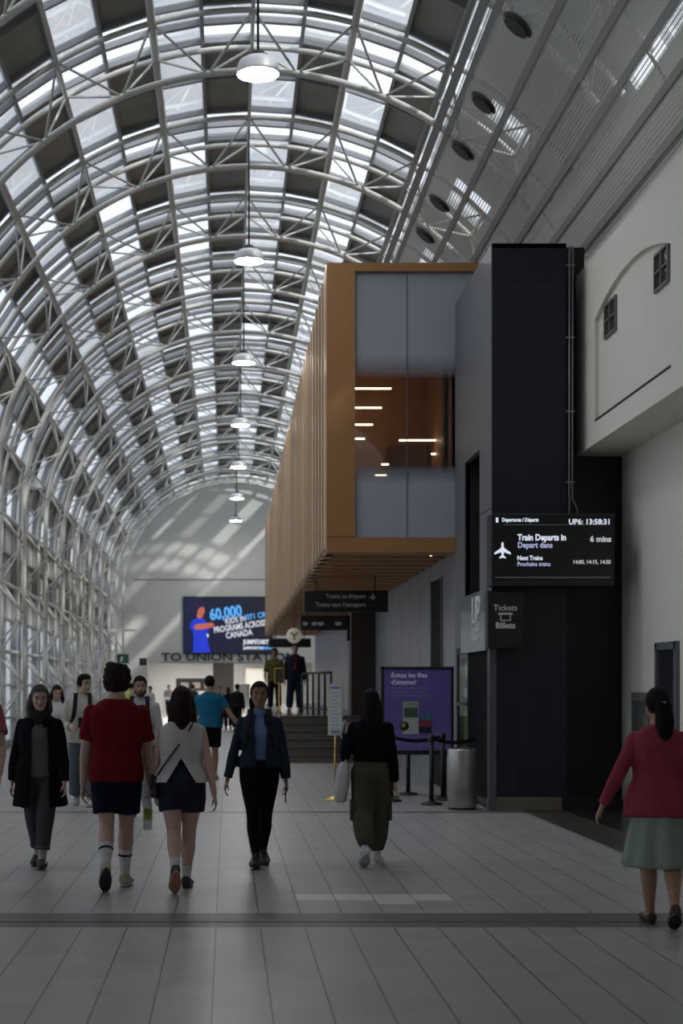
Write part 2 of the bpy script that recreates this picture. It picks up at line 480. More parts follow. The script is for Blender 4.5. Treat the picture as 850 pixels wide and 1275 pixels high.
# black discs
for i, (x, y) in enumerate(((648, 31), (604, 128), (579, 187), (549, 253), (530, 293))):
    an = 38.9
    c = arc(RP - .02, an, 0); Y = F * (c.z - EYE) / (VY - y)
    c = arc(RP - .02, an, Y)
    nrm = Vector((-sin(radians(an)), 0, -cos(radians(an))))
    u = Vector((0, 1, 0)); w = nrm.cross(u)
    t = thing('ceiling_speaker', c, f'round black ceiling speaker in the perforated strip, {ORD[i]} from the top of the picture', 'speaker', 'round black ceiling speakers')
    def disc(r0, r1, d0, d1, n=24):
        m = MB(); vs = []
        for r, d in ((r0, d0), (r1, d1)):
            for k in range(n): g = 2*pi*k/n; vs.append(c + (u*cos(g) + w*sin(g))*r + nrm*d)
        m.add(vs, [(k, (k+1)%n, n+(k+1)%n, n+k) for k in range(n)], 0, True); return m, vs, n
    m, vs, n = disc(0.20, 0.165, 0.0, 0.05); 
    m.add(vs[n:], [tuple(range(n))]); m.add(vs[:n], [tuple(range(n))]); m.build('grille', BLACK, t)
    m, vs, n = disc(0.20, 0.225, 0.035, 0.0); m.build('ring', mat('dark_grey_ring', (0.05, 0.05, 0.05), 0.4), t)

# ------------------------------------------------------------------ floor
fl = MB(); ZF = 0.0
XL, XR = -9.0, 5.4
def strip(x0, x1, y0, y1, mi, z=0.0): fl.quad((x0,y0,z),(x1,y0,z),(x1,y1,z),(x0,y1,z), mi)
yj0, yj1 = 10.68, 11.35
jc0, jc1 = 10.90, 10.95
ranges = [(-9.0, yj0, 0), (yj0, jc0, 1), (jc0, jc1, 2), (jc1, yj1, 1), (yj1, 20.35, 0), (20.35, 20.62, 3), (20.62, 120.0, 0)]
for y0, y1, mi in ranges:
    strip(-9.0, 3.80, y0, y1, mi)
    strip(3.80, 4.36, y0, y1, 4 if y0 > 11 else mi)
    strip(4.36, 5.4, y0, y1, 5 if y0 > 11 else mi)
TILE_J = mat('joint_strip_tile', (0.105, 0.105, 0.103), 0.4, noise_amt=0.15, noise_scale=9)
o = fl.build('floor', [TILE, TILE_J, mat('rubber_joint', (0.02, 0.02, 0.02), 0.7), mat('threshold_tile', (0.13, 0.128, 0.125), 0.35, noise_amt=.2), mat('brown_granite_band', (0.075, 0.065, 0.056), 0.3, noise_amt=.35, noise_scale=40), mat('reflection_dark_granite_band', (0.028, 0.027, 0.028), 0.2, noise_amt=.4, noise_scale=50)], loc=(0, 0, 0)); struct(o)  # last granite tone includes the dark reflection of the black panel
pt = MB()
def dcol(c, y0, y1, a=0.29): 
    x0 = -0.076 + 0.2955 * c + .004
    pt.box(x0, x0 + 0.287, y0, y1, -0.01, 0.0015)
yA, yB = F*EYE/(1121.3-VY), F*EYE/(1113.5-VY)
for c in (2, 3, 5): dcol(c, yA + .0, yB)
dcol(4, F*EYE/(1125.8-VY), yB)
o = pt.build('trim_1', mat('pale_patch_tile', (0.60, 0.585, 0.55), 0.35, noise_amt=.06), loc=(0, 12, 0)); struct(o)

# left wall foot, near wall
o = MB().box(XA - RG - .12, XA - RG + .10, -9, YEND, 0, 0.22).build('baseboard_left', mat('grey_kerb', (0.3, 0.3, 0.3), 0.6), loc=(XA-RG, 0, 0)); struct(o)
o = MB().box(-9, 9, -9.3, -9.0, 0, 13).build('wall_near', WHITE_WALL, loc=(0, -9, 0)); struct(o)

# ------------------------------------------------------------------ end wall
we = MB()
def poly_wall(y0, y1):
    # arched wall with an opening below z_open from x_l to x_r
    zo = fz(825.5, YEND); xl, xr = fx(184, YEND), 4.2
    top = [arc(RG, a, y0) for a in range(-90, 91, 5)]
    L = XA - RG; R = XA + RG
    # upper part
    we.slab([(L, y0, zo), (R, y0, zo)] + [tuple(p) for p in reversed(top)], (0, 1, 0), y1 - y0)
    we.box(L, xl, y0, y1, 0, zo); we.box(xr, R, y0, y1, 0, zo)
poly_wall(YEND, YEND + 0.4)
WE = we.build('wall_end', WHITE_WALL, loc=(0, YEND, 0)); struct(WE)
# shallow horizontal reveal across the end wall
o = MB().box(XA - 5.0, XA + 5.2, YEND - .02, YEND, fz(722.5, YEND), fz(721, YEND)).build('trim_2', mat('wall_reveal', (0.25, 0.25, 0.25), .7), loc=(0, YEND - .02, 6)); struct(o)
o = MB().tube([arc(RO + .05, a, YEND - .35) for a in range(-90, 91, 3)], 0.10, 8).build('trim_3', W_STEEL, loc=arc(RO, 0, YEND - .35)); struct(o)

# corridor beyond
YB = 104.0
def sbox(name, *a, m=WHITE_WALL):
    o = MB().box(*a).build(name, m, loc=((a[0]+a[1])/2, (a[2]+a[3])/2, a[4])); struct(o); return o
sbox('wall_back', -9, 9, YB, YB + .3, 0, 3.6, m=WHITE)
sbox('wall_left', -9.2, -9, YEND + .4, YB, 0, 3.6, m=WHITE)
sbox('wall_right', 8, 8.2, YEND + .4, YB, 0, 3.6, m=WHITE)
sbox('ceiling', -9, 9, YEND + .4, YB, 3.4, 3.6, m=WHITE)
o = MB().quad((3.79, 78, -.004), (9, 78, -.004), (9, YB, -.004), (3.79, YB, -.004)).build('floor', TILE, loc=(6, 90, 0)); struct(o)
ADDED_EMIT = mat('added_panel_light', (0.9, 0.9, 0.9), 0.5, emit=(1.0, 0.97, 0.92), emit_s=40.0)  # for panels added out of view to brighten the far corridor
for i, (x, y) in enumerate(((-3.2, 84), (-3.2, 92), (-3.2, 100), (0.2, 84), (0.2, 92), (0.2, 100), (3.4, 84), (3.4, 92))):
    t = thing('added_light_panel', (x, y, 3.34), 'flat square light panel added out of view to brighten the corridor beyond the end wall', 'added light', 'added light panels in the far corridor')
    MB().box(x-.6, x+.6, y-.6, y+.6, 3.345, 3.40).build('frame', WHITE, t)
    MB().box(x-.53, x+.53, y-.53, y+.53, 3.335, 3.347).build('diffuser', ADDED_EMIT, t)
sbox('pillar', fx(265, 90), fx(291, 90), 90, 91, 0, 3.4, m=mat('brown_grey_pillar', (0.075, 0.065, 0.06), 0.5))
# far things: shop counter with a black back board, framed notice, white board
t = thing('shop_kiosk', (fx(241, 96), 96, 0), 'black fronted shop kiosk far off in the bright corridor', 'kiosk')
x0, x1 = fx(219, 96), fx(263, 96)
MB().bbox(x0, x1, 96, 96.5, 1.35, 2.1, .03).build('header_board', BLACK, t)
MB().bbox(x0, x1, 95.5, 96.4, 0, 1.0, .03).build('counter', mat('dark_counter', (.03, .03, .035), .4), t)
m = MB(); 
for x in (x0 + .05, x1 - .05): m.box(x - .05, x + .05, 96.1, 96.3, 1.0, 1.4)
m.build('post', BLACK, t)
m = MB()
for j in range(3): m.box(x0 + .3 + j*.7, x0 + .75 + j*.7, 95.97, 95.99, 1.5, 1.85)
m.build('menu_panel', mat('menu_panel', (.25, .22, .2), .5, emit=(.8, .7, .6), emit_s=.15), t)
t = thing('framed_notice', (fx(317, 94), 94, 0), 'cream framed notice panel standing against the far white wall', 'notice board')
x0, x1 = fx(305, 94), fx(329, 94)
MB().bbox(x0, x1, 94, 94.12, .5, fz(832, 94), .02).build('frame', mat('cream_frame', (.5, .45, .36), .5), t)
MB().box(x0 + .1, x1 - .1, 93.985, 94.0, .65, fz(834.5, 94)).build('panel', mat('pale_notice', (.62, .60, .55), .5), t)
for x in (x0 + .1, x1 - .2): MB().box(x, x + .1, 94, 94.15, 0, .5).build('leg', mat('cream_frame', (.5, .45, .36), .5), t)
t = thing('a_frame_board', (fx(301, 82), 82, 0), 'small white free-standing board beyond the dark pair of walkers', 'sign board')
x0, x1 = fx(295, 82), fx(311, 82)
MB().slab([(x0, 82, 1.75), (x1, 82, 1.75), (x1, 81.8, .55), (x0, 81.8, .55)], (0, 1, .1), .04).build('panel', WHITE, t)
for x in (x0 + .08, x1 - .12): MB().box(x, x + .04, 81.85, 81.9, 0, 1.75).build('leg', STEEL, t)
sbox('pillar', fx(114, 77.2), fx(133, 77.2), 77.2, 77.8, 0, fz(800, 77.2), m=mat('cream_pillar', (0.62, 0.59, 0.50), 0.6))

# low white balustrade band near the far opening
t = thing('barrier_rail', (fx(190, 84), 84, 0), 'low white barrier rail crossing the far corridor floor', 'barrier')
MB().box(fx(175, 84), fx(222, 84), 84, 84.08, .95, 1.05).build('rail', WHITE, t)
for q in range(4):
    x = fx(175, 84) + q * .6; MB().box(x, x + .06, 84, 84.06, 0, .96).build('post', WHITE, t)

# ------------------------------------------------------------------ lamps
LAMP_W = mat('lamp_diffuser', (1, 1, 1), 0.4, emit=(1.0, 0.96, 0.90), emit_s=75.0)
SHADE = mat('silver_lamp_shade', (0.62, 0.63, 0.65), 0.45, metal=0.1)
hl = 7.83
proto = None
for i, y in enumerate((90, 323.5, 450.5, 528.5, 581, 620, 648)):
    Y = F * hl / (VY - y); X = 0.395 if i != 0 else 0.39
    lab = f'silver bell-shaped pendant lamp hanging from the vault, {ORD[i]} in its row from the near end'
    if proto is None:
        t = thing('pendant_lamp', (X, Y, EYE + hl), lab, 'lamp', 'pendant lamps along the vault')
        c = Vector((X, Y, EYE + hl))
        MB().lathe([(0.272, -.03), (0.280, -.02), (0.272, 0.01), (0.262, 0.09), (0.240, 0.135), (0.18, 0.175), (0.12, 0.19)], c, 32).build('lamp_shade', SHADE, t)
        MB().lathe([(0.0, -.040), (0.16, -.038), (0.255, -.034), (0.268, -.028), (0.26, 0.0)], c, 32).build('diffuser', LAMP_W, t)
        MB().lathe([(0.125, 0.185), (0.13, 0.215), (0.085, 0.23), (0.08, 0.26), (0.03, 0.28), (0.0, 0.285)], c, 24).build('cap', BLACK, t)
        MB().tube([c + Vector((0, 0, .27)), c + Vector((0, 0, ZC + RO - EYE - hl))], 0.016, 6).build('cord', BLACK, t)
        proto = t
    else:
        t = proto.copy(); COL.objects.link(t); t.location = (X, Y, EYE + hl); t['label'] = lab
        for ch in list(proto.children):
            q = ch.copy(); COL.objects.link(q); q.parent = t
# small wall lamp and camera ball on the left legs
Y = Y0 + 4 * SP - .6
c = px(45, 607, Y)
t = thing('wall_lamp', c, 'small silver bell lamp on a bracket arm from the left truss legs', 'lamp')
MB().lathe([(0.20, -.04), (0.205, -.03), (0.17, .03), (0.12, .10), (0.07, .16), (.03, .2), (0.0, .22)], c, 24).build('lamp_shade', SHADE, t)
MB().lathe([(0.0, -.02), (0.185, -.035)], c, 24).build('diffuser', BLACK, t)
MB().tube([c + Vector((0, 0, .2)), c + Vector((0, 0, .24)), c + Vector((-.85, 0, .24))], .022, 6).build('bracket_arm', W_STEEL, t)
c = px(15, 485, Y0 + 3 * SP - .1)
t = thing('dome_camera', c, 'tiny black ball camera on an upper left truss leg', 'camera')
MB().ball(c, .055, 12).build('lens_ball', BLACK, t)
MB().tube([c, c + Vector((-.12, .05, 0))], .02, 6).build('stem', BLACK, t)
# ------------------------------------------------------------------ billboard and lettering on the end wall
YS = YEND - 0.12
x0, x1, z0, z1 = fx(229, YS), fx(338, YS), fz(813, YS), fz(744, YS)
t = thing('billboard_screen', (x0, YS, z0), 'large lit advertising screen with a blue-dressed figure and slanted slogan on the end wall', 'screen')
MB().box(x0 - .05, x1 + .05, YS + .01, YEND, z0 - .05, z1 + .05).build('frame', BLACK, t)
def emit_mat(n, c, s): return mat(n, (0.01, 0.01, 0.01), 0.4, emit=c, emit_s=s)
SCR = NB('billboard_picture')
_x, _y, _z = SCR.xyz()
f_ = SCR.math('DIVIDE', SCR.math('SUBTRACT', _x, x0), x1 - x0)
SCR.l(SCR.mix(f_, (0.006, 0.010, 0.045), (0.012, 0.012, 0.022)), SCR.b.inputs['Emission Color']); SCR.b.inputs['Emission Strength'].default_value = 1.0
SCR.b.inputs['Base Color'].default_value = (.008, .008, .01, 1); SCR.b.inputs['Roughness'].default_value = .4
MB().box(x0, x1, YS, YS + .02, z0, z1).build('panel', SCR.m, t)
cyan = emit_mat('screen_cyan', (0.10, 0.42, 0.95), 1.0); wht = emit_mat('screen_white', (0.85, 0.88, 1.0), .8)
blue = emit_mat('screen_blue', (0.02, 0.05, 0.75), .8); skin_s = emit_mat('screen_skin', (0.62, 0.16, 0.10), .8); dhair = emit_mat('screen_hair', (0.03, 0.015, 0.10), .5)
sy = YS - .004
def P2(x, y): return (fx(x, YS), sy, fz(y, YS))
def flat(name, pts, m, dy=0.0):
    MB().slab([(a, b + dy, c) for a, b, c in [P2(*p) for p in pts]], (0, -1, 0), .004).build(name, m, t)
flat('figure', [(240, 812.5), (241, 795), (240, 786), (236, 781), (238, 774), (243, 770), (249, 769), (255, 771), (258, 776), (260, 783), (258, 790), (259, 800), (262, 812.5)], blue)
flat('figure', [(245, 768), (244, 760), (246, 755.5), (250, 754.5), (254, 756), (255, 761), (253, 766), (251, 770), (247, 770)], skin_s, -.005)
flat('figure', [(243, 765), (242, 757), (244, 752), (250, 750.5), (254.5, 753), (254.5, 756), (249, 756), (246, 760), (245.5, 766)], dhair, -.009)
flat('figure', [(241, 780), (245, 777), (257, 776), (264, 775), (267, 778), (264, 781), (252, 784), (243, 784)], skin_s, -.005)
flat('figure', [(257.3, 789), (260, 790), (259.5, 794), (257.5, 793)], wht, -.006)
slant = radians(8.5)
def st(s, x, y, size, m, bold=.02, xs=1.0):
    text('lettering', s, size, P2(x, y), m, t, ext=.003, rot=(pi/2, -slant, 0), bold=bold, xs=xs)
s_ = YS / F
st('60,000', 261, 766.5, 19 * s_, cyan, .028, .78)
st('KIDS IN', 280, 774, 9.5 * s_, wht, .009, .82)
st('1071 CRI', 303, 769.5, 9.5 * s_, cyan, .009, .82)
st('PROGRAMS ACROSS', 266, 785, 10.5 * s_, wht, .010, .68)
st('CANADA', 281, 792, 10.5 * s_, wht, .010, .75)
text('lettering', 'JUMPSTART', 7.5 * s_, P2(303, 799.5), wht, t, ext=.003, bold=.015, xs=.8)
text('lettering', 'JUMPSTART.CA', 4.6 * s_, P2(303, 807), wht, t, ext=.003, bold=.01, xs=.8)
text('lettering', 'DONATE', 4.6 * s_, P2(322, 807), cyan, t, ext=.003, bold=.01, xs=.9)

DG = mat('dark_green_letters', (0.03, 0.055, 0.05), 0.45)
t = thing('station_lettering', (fx(201, YEND), YEND - .06, fz(824, YEND)), 'dark green capital letters reading TO UNION STATION above the far opening', 'sign')
text('lettering', 'TO UNION STATION', 13.6 * YEND / F, (fx(201, YEND), YEND - .04, fz(818.5, YEND)), DG, t, ext=.03, bold=.012, xs=1.30)
MB().box(fx(199, YEND), fx(380, YEND), YEND - .02, YEND + .0, fz(825.3, YEND), fz(824.7, YEND)).build('rail', DG, t)

Y = 70
x0, x1, z0, z1 = fx(145.5, Y), fx(160, Y), fz(826, Y), fz(814.5, Y)
t = thing('exit_sign', (x0, Y, z0), 'small dark green exit sign hanging near the end of the left wall', 'sign')
MB().bbox(x0, x1, Y, Y + .08, z0, z1, .01).build('panel', mat('dark_green_panel', (.012, .045, .035), .4), t)
MB().slab([(x0 + .14, Y - .004, z0 + .08), (x0 + .2, Y - .004, z0 + .08), (x0 + .27, Y - .004, z0 + .3), (x0 + .2, Y - .004, z0 + .3)], (0, 1, 0), .004).build('symbol', mat('sign_mint', (.35, .6, .5), .5), t)
MB().tube([((x0+x1)/2, Y + .04, z1), ((x0+x1)/2, Y + .04, z1 + 1.0)], .015, 6).build('rod', W_STEEL, t)
MB().box(x0 - .3, x1 + .3, Y, Y + .08, z1 + 1.0, z1 + 1.08).build('bracket', W_STEEL, t)
Y = 72
c = px(178, 824, Y)
t = thing('wall_speaker', c, 'small black box speaker at the left end of the far opening', 'speaker')
MB().bbox(c.x - .16, c.x + .16, c.y - .12, c.y + .12, c.z - .16, c.z + .16, .02).build('housing', BLACK, t)
MB().lathe([(0.0, -.004), (.10, -.004), (.11, 0)], c + Vector((0, -.12, 0)), 16, axis='y').build('cone', mat('dark_grey_cone', (.05, .05, .05), .5), t)
MB().box(c.x - .05, c.x + .05, c.y + .1, c.y + .5, c.z - .04, c.z + .04).build('bracket', BLACK, t)

# ------------------------------------------------------------------ gold box
BX0, BX1, BY0, BY1 = 1.48, 3.40, 24.0, 63.0
BZ0, BZ1 = fz(688, BY0), fz(327, BY0)
t = thing('bronze_office_box', (BX0, BY0, BZ0), 'long raised bronze-gold office box with fin cladding and a glass end', 'building')
xg0 = fx(442, BY0)
zg0, zg1 = fz(669, BY0), fz(337.5, BY0)
fr = MB()
fr.box(BX0, xg0, BY0, BY0 + .25, BZ0, BZ1)
fr.box(xg0, BX1, BY0, BY0 + .25, BZ0, zg0)
fr.box(xg0, BX1 + .35, BY0, BY0 + .25, zg1, BZ1)
fr.build('end_frame', GOLD, t)
m = MB(); m.box(BX0 - .002, xg0 + .002, BY0 - .004, BY0 + .01, BZ0 + .235, BZ0 + .245)
m.build('panel_joint', GOLDD, t)
# shell: roof, side, floor slab
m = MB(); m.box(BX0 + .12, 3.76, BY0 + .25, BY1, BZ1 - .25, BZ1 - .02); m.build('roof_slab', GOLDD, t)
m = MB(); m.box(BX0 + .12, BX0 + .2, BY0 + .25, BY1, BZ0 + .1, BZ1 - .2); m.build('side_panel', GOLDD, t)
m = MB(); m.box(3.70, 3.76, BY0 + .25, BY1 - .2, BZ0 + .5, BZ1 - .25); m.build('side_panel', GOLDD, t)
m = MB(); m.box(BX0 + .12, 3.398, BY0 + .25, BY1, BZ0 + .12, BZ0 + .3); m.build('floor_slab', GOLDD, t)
m = MB(); m.box(BX0, 3.39, BY1 - .2, BY1, BZ0, BZ1); m.build('far_end', GOLD, t)
fins = MB(); und = MB()
y = BY0 + .3
j = 0
while y < BY1 - .2:
    fins.box(BX0, BX0 + .13, y, y + (.26 if j % 4 else .42), BZ0, BZ1 - .01)
    und.bbox(BX0, 3.395, y, y + .34, BZ0, BZ0 + .12, .02)
    y += 0.86; j += 1
fins.build('fin_cladding', mat('tan_bronze_fin', (.56, .39, .235), .42, metal=.15), t); und.build('underside_slat', GOLD, t)
FR = frit_glass_mat(zg0, zg1)
g = MB(); g.box(xg0, BX1 + .36, BY0 + .08, BY0 + .10, zg0, zg1)
gl = g.build('glass_end', FR, t)
MB().box(xg0 + (BX1 - xg0) * .52, xg0 + (BX1 - xg0) * .52 + .012, BY0 + .07, BY0 + .11, zg0, zg1).build('pane_joint', mat('silicone_joint', (.12, .13, .15), .5), gl)
# interior: timber wall and ceiling, rows of light strips, dark desk and red-brown cabinet
WOOD = mat('warm_timber_lining', (0.42, 0.20, 0.08), 0.5, noise_amt=.35, noise_scale=5, stretch=(1, .2, 3))
m = MB(); m.box(BX0 + .2, 3.39, BY0 + 3.2, BY0 + 3.3, BZ0 + .3, BZ1 - .25); m.build('inner_partition', WOOD, t)
m = MB(); m.box(BX0 + .201, BX0 + .22, BY0 + .26, BY0 + 3.2, BZ0 + .3, BZ1 - .25); m.build('inner_lining', WOOD, t)
m = MB(); m.box(BX0 + .22, 3.37, BY0 + .26, BY0 + 3.2, BZ0 + 3.92, BZ0 + 3.96); m.build('inner_ceiling', WOOD, t)
STRIP = mat('light_strip', (1, 1, 1), .4, emit=(1.0, 0.80, 0.52), emit_s=9.0)
for jx, (xa, xb, yy) in enumerate(((439, 487, 483.5), (441, 475, 507.5), (441, 464, 528.5), (441, 454, 546), (497, 553, 548), (537, 549, 565), (475, 484, 578), (467, 481, 591.5))):
    Yl = BY0 + 2.35 if jx < 4 else BY0 + 2.0
    m = MB(); m.box(max(fx(xa, Yl), BX0 + .23), min(fx(xb, Yl), 3.37), Yl, Yl + .04, fz(yy + .75, Yl), fz(yy - .75, Yl)); m.build('light_strip', STRIP, t)
m = MB(); m.box(fx(484, 26.6), fx(537, 26.6), 26.6, 27.1, BZ0 + .3, fz(555, 26.6)); m.build('cabinet', mat('red_brown_cabinet', (.10, .02, .012), .5), t)
m = MB(); m.box(fx(484, 26.2), 3.37, 26.2, 26.58, BZ0 + .3, fz(582, 26.2)); m.build('desk', mat('navy_desk', (.012, .016, .03), .5), t)
m = MB(); m.box(3.375, 3.39, BY0 + .26, BY0 + 3.2, BZ0 + .3, BZ1 - .25); m.build('inner_lining', WOOD, t)
m = MB(); m.box(fx(553, 24.6), 3.372, 24.6, 24.9, BZ0 + .3, BZ1 - .3); m.build('inner_post', BLACK, t)
# fixture below the box
c = px(536, 691.5, 24.6)
t = thing('downlight', c, 'small round warm spotlight under the gold box near its end', 'lamp')
MB().lathe([(.0, 0.005), (.05, 0.0), (.055, .02), (.055, .09)], c, 16).build('housing', BLACK, t)
MB().lathe([(0.0, -.012), (.04, -.004)], c, 16).build('diffuser', mat('warm_lens', (1, 1, 1), .4, emit=(1, .6, .3), emit_s=6), t)

# ------------------------------------------------------------------ tower
TX0, TX1, TY0, TY1 = 3.40, fx(705, 20.7), 20.7, 23.89
TZ = fz(303, TY0)
t = thing('black_portal_tower', (TX0, TY0, 0), 'tall blue-black clad portal tower beside the gold box', 'tower')
m = MB()
SW = 0.08
dz = 2.16                                            # doorway height in the left flank
dy0, dy1 = 20.98, 23.85
wy0, wy1, wz0, wz1 = 21.66, 23.05, fz(742, 22.3), fz(560, 21.7)   # recessed louvre
m.box(TX0 + .012, TX1, TY0, TY0 + .1, 0, TZ)                         # front skin
m.box(TX1 - .1, TX1, TY0 + .1, TY1, 0, TZ)
m.box(TX0 + .012, TX1, TY0, TY1, TZ - .06, TZ)
m.build('front_cladding', NAVYBLK, t)
m = MB()
m.box(TX0, TX0 + SW, TY0 + .004, dy0, 0, TZ - .004); m.box(TX0, TX0 + SW, dy1, TY1 + .1, 0, TZ - .004)
m.box(TX0, TX0 + SW, dy0, dy1, dz, wz0); m.box(TX0, TX0 + SW, dy0, dy1, wz1, TZ - .004)
m.box(TX0, TX0 + SW, dy0, wy0, wz0, wz1); m.box(TX0, TX0 + SW, wy1, dy1, wz0, wz1)
m.box(TX0 + .08, TX1, TY1, TY1 + .1, 0, TZ - .01)
m.build('side_cladding', GREYCLAD, t)
m = MB(); m.box(TX0 + .3, TX0 + .34, wy0 - .1, wy1 + .1, wz0 - .1, wz1 + .1)
z = wz0
m.build('recess', mat('dark_brown_recess', (.018, .013, .012), .6), t)
for ya_ in (wy0 - .02, wy1): MB().box(TX0 + .02, TX0 + .30, ya_, ya_ + .02, wz0, wz1).build('recess_reveal', mat('dark_brown_recess', (.018, .013, .012), .6), t)
# panel joints on the front
jx = fx(644, TY0)
for zz in (fz(350, TY0), fz(948, TY0), fz(640, TY0)): MB().box(TX0 + .02, TX1, TY0 - .003, TY0 + .02, zz - .006, zz + .006).build('panel_joint', JOINT, t)
for za_, zb_ in ((fz(993, TY0), fz(740, TY0)), (fz(350, TY0), TZ - .02)): MB().box(jx - .005, jx + .005, TY0 - .003, TY0 + .02, za_, zb_).build('panel_joint', JOINT, t)
m = MB()
for zz in (fz(645, 22),): m.box(TX0 - .003, TX0 + .01, TY0 + .02, wy0, zz - .006, zz + .006)
m.build('panel_joint', JOINT, t)
MB().bbox(fx(606, 20.66), fx(700, 20.66), TY0 - .03, TY0 + .01, 0, fz(993, 20.68), .01).build('plinth', STONE, t)
MB().box(TX0 - .03, TX0 + .06, TY0 - .035, TY0 + .06, 0, 2.2).build('door_jamb', mat('grey_steel_jamb', (.10, .105, .12), .4, metal=.3), t)
# dark inside of the doorway
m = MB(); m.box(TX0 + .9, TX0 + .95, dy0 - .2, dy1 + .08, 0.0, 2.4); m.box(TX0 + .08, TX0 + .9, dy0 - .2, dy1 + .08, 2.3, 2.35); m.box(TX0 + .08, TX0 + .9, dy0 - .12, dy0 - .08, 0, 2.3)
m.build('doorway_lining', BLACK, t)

# glass doors in the flank with dark frames
t = thing('glass_door', (TX0, dy1, 0), 'dark framed glass door in the shaded flank of the black tower', 'door')
m = MB()
for yy in (21.05, 22.75, 23.82): m.box(TX0 + .004, TX0 + .04, yy - .035, yy + .035, 0, dz - .02)
for zz in (.08, dz - .05): m.box(TX0 + .004, TX0 + .04, 21.05, 23.82, zz - .04, zz + .04)
m.box(TX0 + .004, TX0 + .04, 22.75, 23.82, 1.32, 1.38)
m.build('frame', BLACK, t)
MB().box(TX0 + .018, TX0 + .026, 22.75, 23.82, .1, dz - .06).build('pane', glass_mat('door_glass', (.6, .65, .65), .04), t)
MB().box(TX0 + .01, TX0 + .03, 21.05, 22.75, .1, dz - .06).build('door_leaf', mat('matt_black_leaf', (.008, .008, .009), .8, spec=.1), t)
# poster rack behind it; glowing sheets stand in for bright green reflections
t = thing('leaflet_rack', (TX0 + .15, 23.3, 0), 'dark leaflet rack whose glowing sheets stand in for reflections inside the tower doorway', 'rack')
MB().box(TX0 + .13, TX0 + .17, 22.6, 23.86, 0, 2.0).build('back_panel', mat('rack_grey', (.06, .065, .075), .4), t)
lf = mat('glowing_green_leaflet', (.16, .24, .05), .5, noise_amt=.7, noise_scale=14, emit=(.25, .35, .12), emit_s=.35)
for q, (ya, yb, za, zb) in enumerate(((22.85, 23.2, .72, 1.25), (23.38, 23.75, .80, 1.25))):
    MB().bbox(TX0 + .09, TX0 + .13, ya, yb, za, zb, .01).build('leaflet', lf, t)
for q, (ya, yb, za, zb) in enumerate(((22.85, 23.2, 1.45, 1.55), (23.38, 23.75, 1.45, 1.58), (22.9, 23.6, 1.75, 1.95))):
    MB().bbox(TX0 + .09, TX0 + .13, ya, yb, za, zb, .01).build('leaflet', mat('glowing_pale_label', (.5, .52, .55), .5, emit=(.7, .75, .8), emit_s=.45), t)

# UP sign on flank
t = thing('flank_sign', (TX0 - .14, 22.0, 2.1), 'grey glass sign with pale UP letters on the side of the tower', 'sign')
ua, ub, uz0, uz1 = 20.85, 23.0, fz(811, 21.3), fz(736, 21.3)
MB().bbox(TX0 - .06, TX0 - .0, ua, ub, uz0, uz1, .006).build('panel', mat('grey_glass_sign', (.20, .225, .23), .18, spec=.8), t)
PALE = mat('pale_letters', (.62, .65, .66), .4)
text('lettering', 'UP', .58, (TX0 - .064, 21.95, fz(764, 21.5)), PALE, t, ext=.004, rot=(pi/2, 0, -pi/2), bold=.012, xs=1.0)
text('lettering', 'EXPRESS', .17, (TX0 - .064, 21.95, fz(782, 21.5)), PALE, t, ext=.004, rot=(pi/2, 0, -pi/2), xs=1.0, bold=.004)
text('lettering', 'Tickets', .17, (TX0 - .064, 21.95, fz(793, 21.5)), PALE, t, ext=.004, rot=(pi/2, 0, -pi/2), xs=1.0, bold=.004)

# black panel to the right of the tower
bx1 = 5.228
t = thing('black_side_panel', (TX1, 21.3, 0), 'flat black wall panel between the tower and the white right wall', 'panel')
MB().box(TX1 - .02, bx1, 21.302, 21.45, 0, fz(566, 21.3)).build('sheet', mat('black_cladding', (.007, .008, .013), .4, spec=.4), t)
MB().box(TX1 - .02, fx(718, 21.2) + .12, 21.302, 21.45, fz(566, 21.3), fz(308, 21.3)).build('upper_sheet', mat('black_cladding', (.007, .008, .013), .4), t)
MB().box(TX1, bx1 - .002, 21.27, 21.3, 0, .12).build('skirting', mat('dark_skirting', (.03, .03, .032), .4), t)

# conduits
t = thing('cable_conduit', (fx(710, 20.9), 20.9, 3), 'pair of thin grey conduits running down the tower edge to the board', 'conduit')
for q, (xa, xb) in enumerate(((708.3, 708.5), (712.2, 718.5))):
    Yc = 20.62
    pts = [px(xa + .6, 306, Yc), px(xa, 612, Yc), px(xa + .5, 622, Yc), px(xb, 634, Yc), px(xb, 648, Yc)]
    MB().tube(pts, .011, 8).build('pipe', mat('grey_conduit', (.19, .19, .195), .4, metal=.4), t)
for yy in (330, 420, 512, 600):
    c = px(710, yy, 20.63); MB().box(c.x - .05, c.x + .05, c.y - .012, c.y + .05, c.z - .008, c.z + .008).build('clamp', STEEL, t)

# departure board
Yb = 20.30
x0, x1, z0, z1 = fx(611, Yb), fx(765, Yb), fz(722, Yb), fz(643, Yb)
t = thing('departure_board', (x0, Yb, z0), 'black departure screen with white train times on the dark tower', 'screen')
MB().bbox(x0, x1, Yb, Yb + .34, z0 - .08, z1 + .04, .015).build('housing', BLACK, t)
MB().box(x0 + .03, x1 - .03, Yb - .006, Yb + .004, z0, z1).build('screen', mat('screen_black', (.004, .004, .006), .25), t)
BW = emit_mat('board_white', (.80, .88, 1.0), .85); BL = emit_mat('board_lilac', (.55, .60, .95), .7); BG = emit_mat('board_grey', (.75, .78, .80), .62)
def bt(s, x, y, h, m, bold=.0, al='LEFT', xs=1.0):
    text('lettering', s, h * Yb / F * 1.38, (fx(x, Yb), Yb - .009, fz(y, Yb)), m, t, ext=.002, bold=bold, align=al, xs=xs)
bt('Departures / D\u00e9parts', 624.5, 647.5, 4.6, BW, .002, xs=.82)
bt('UP6: 13:58:31', 760, 650, 6.6, BW, .002, 'RIGHT', xs=1.02)
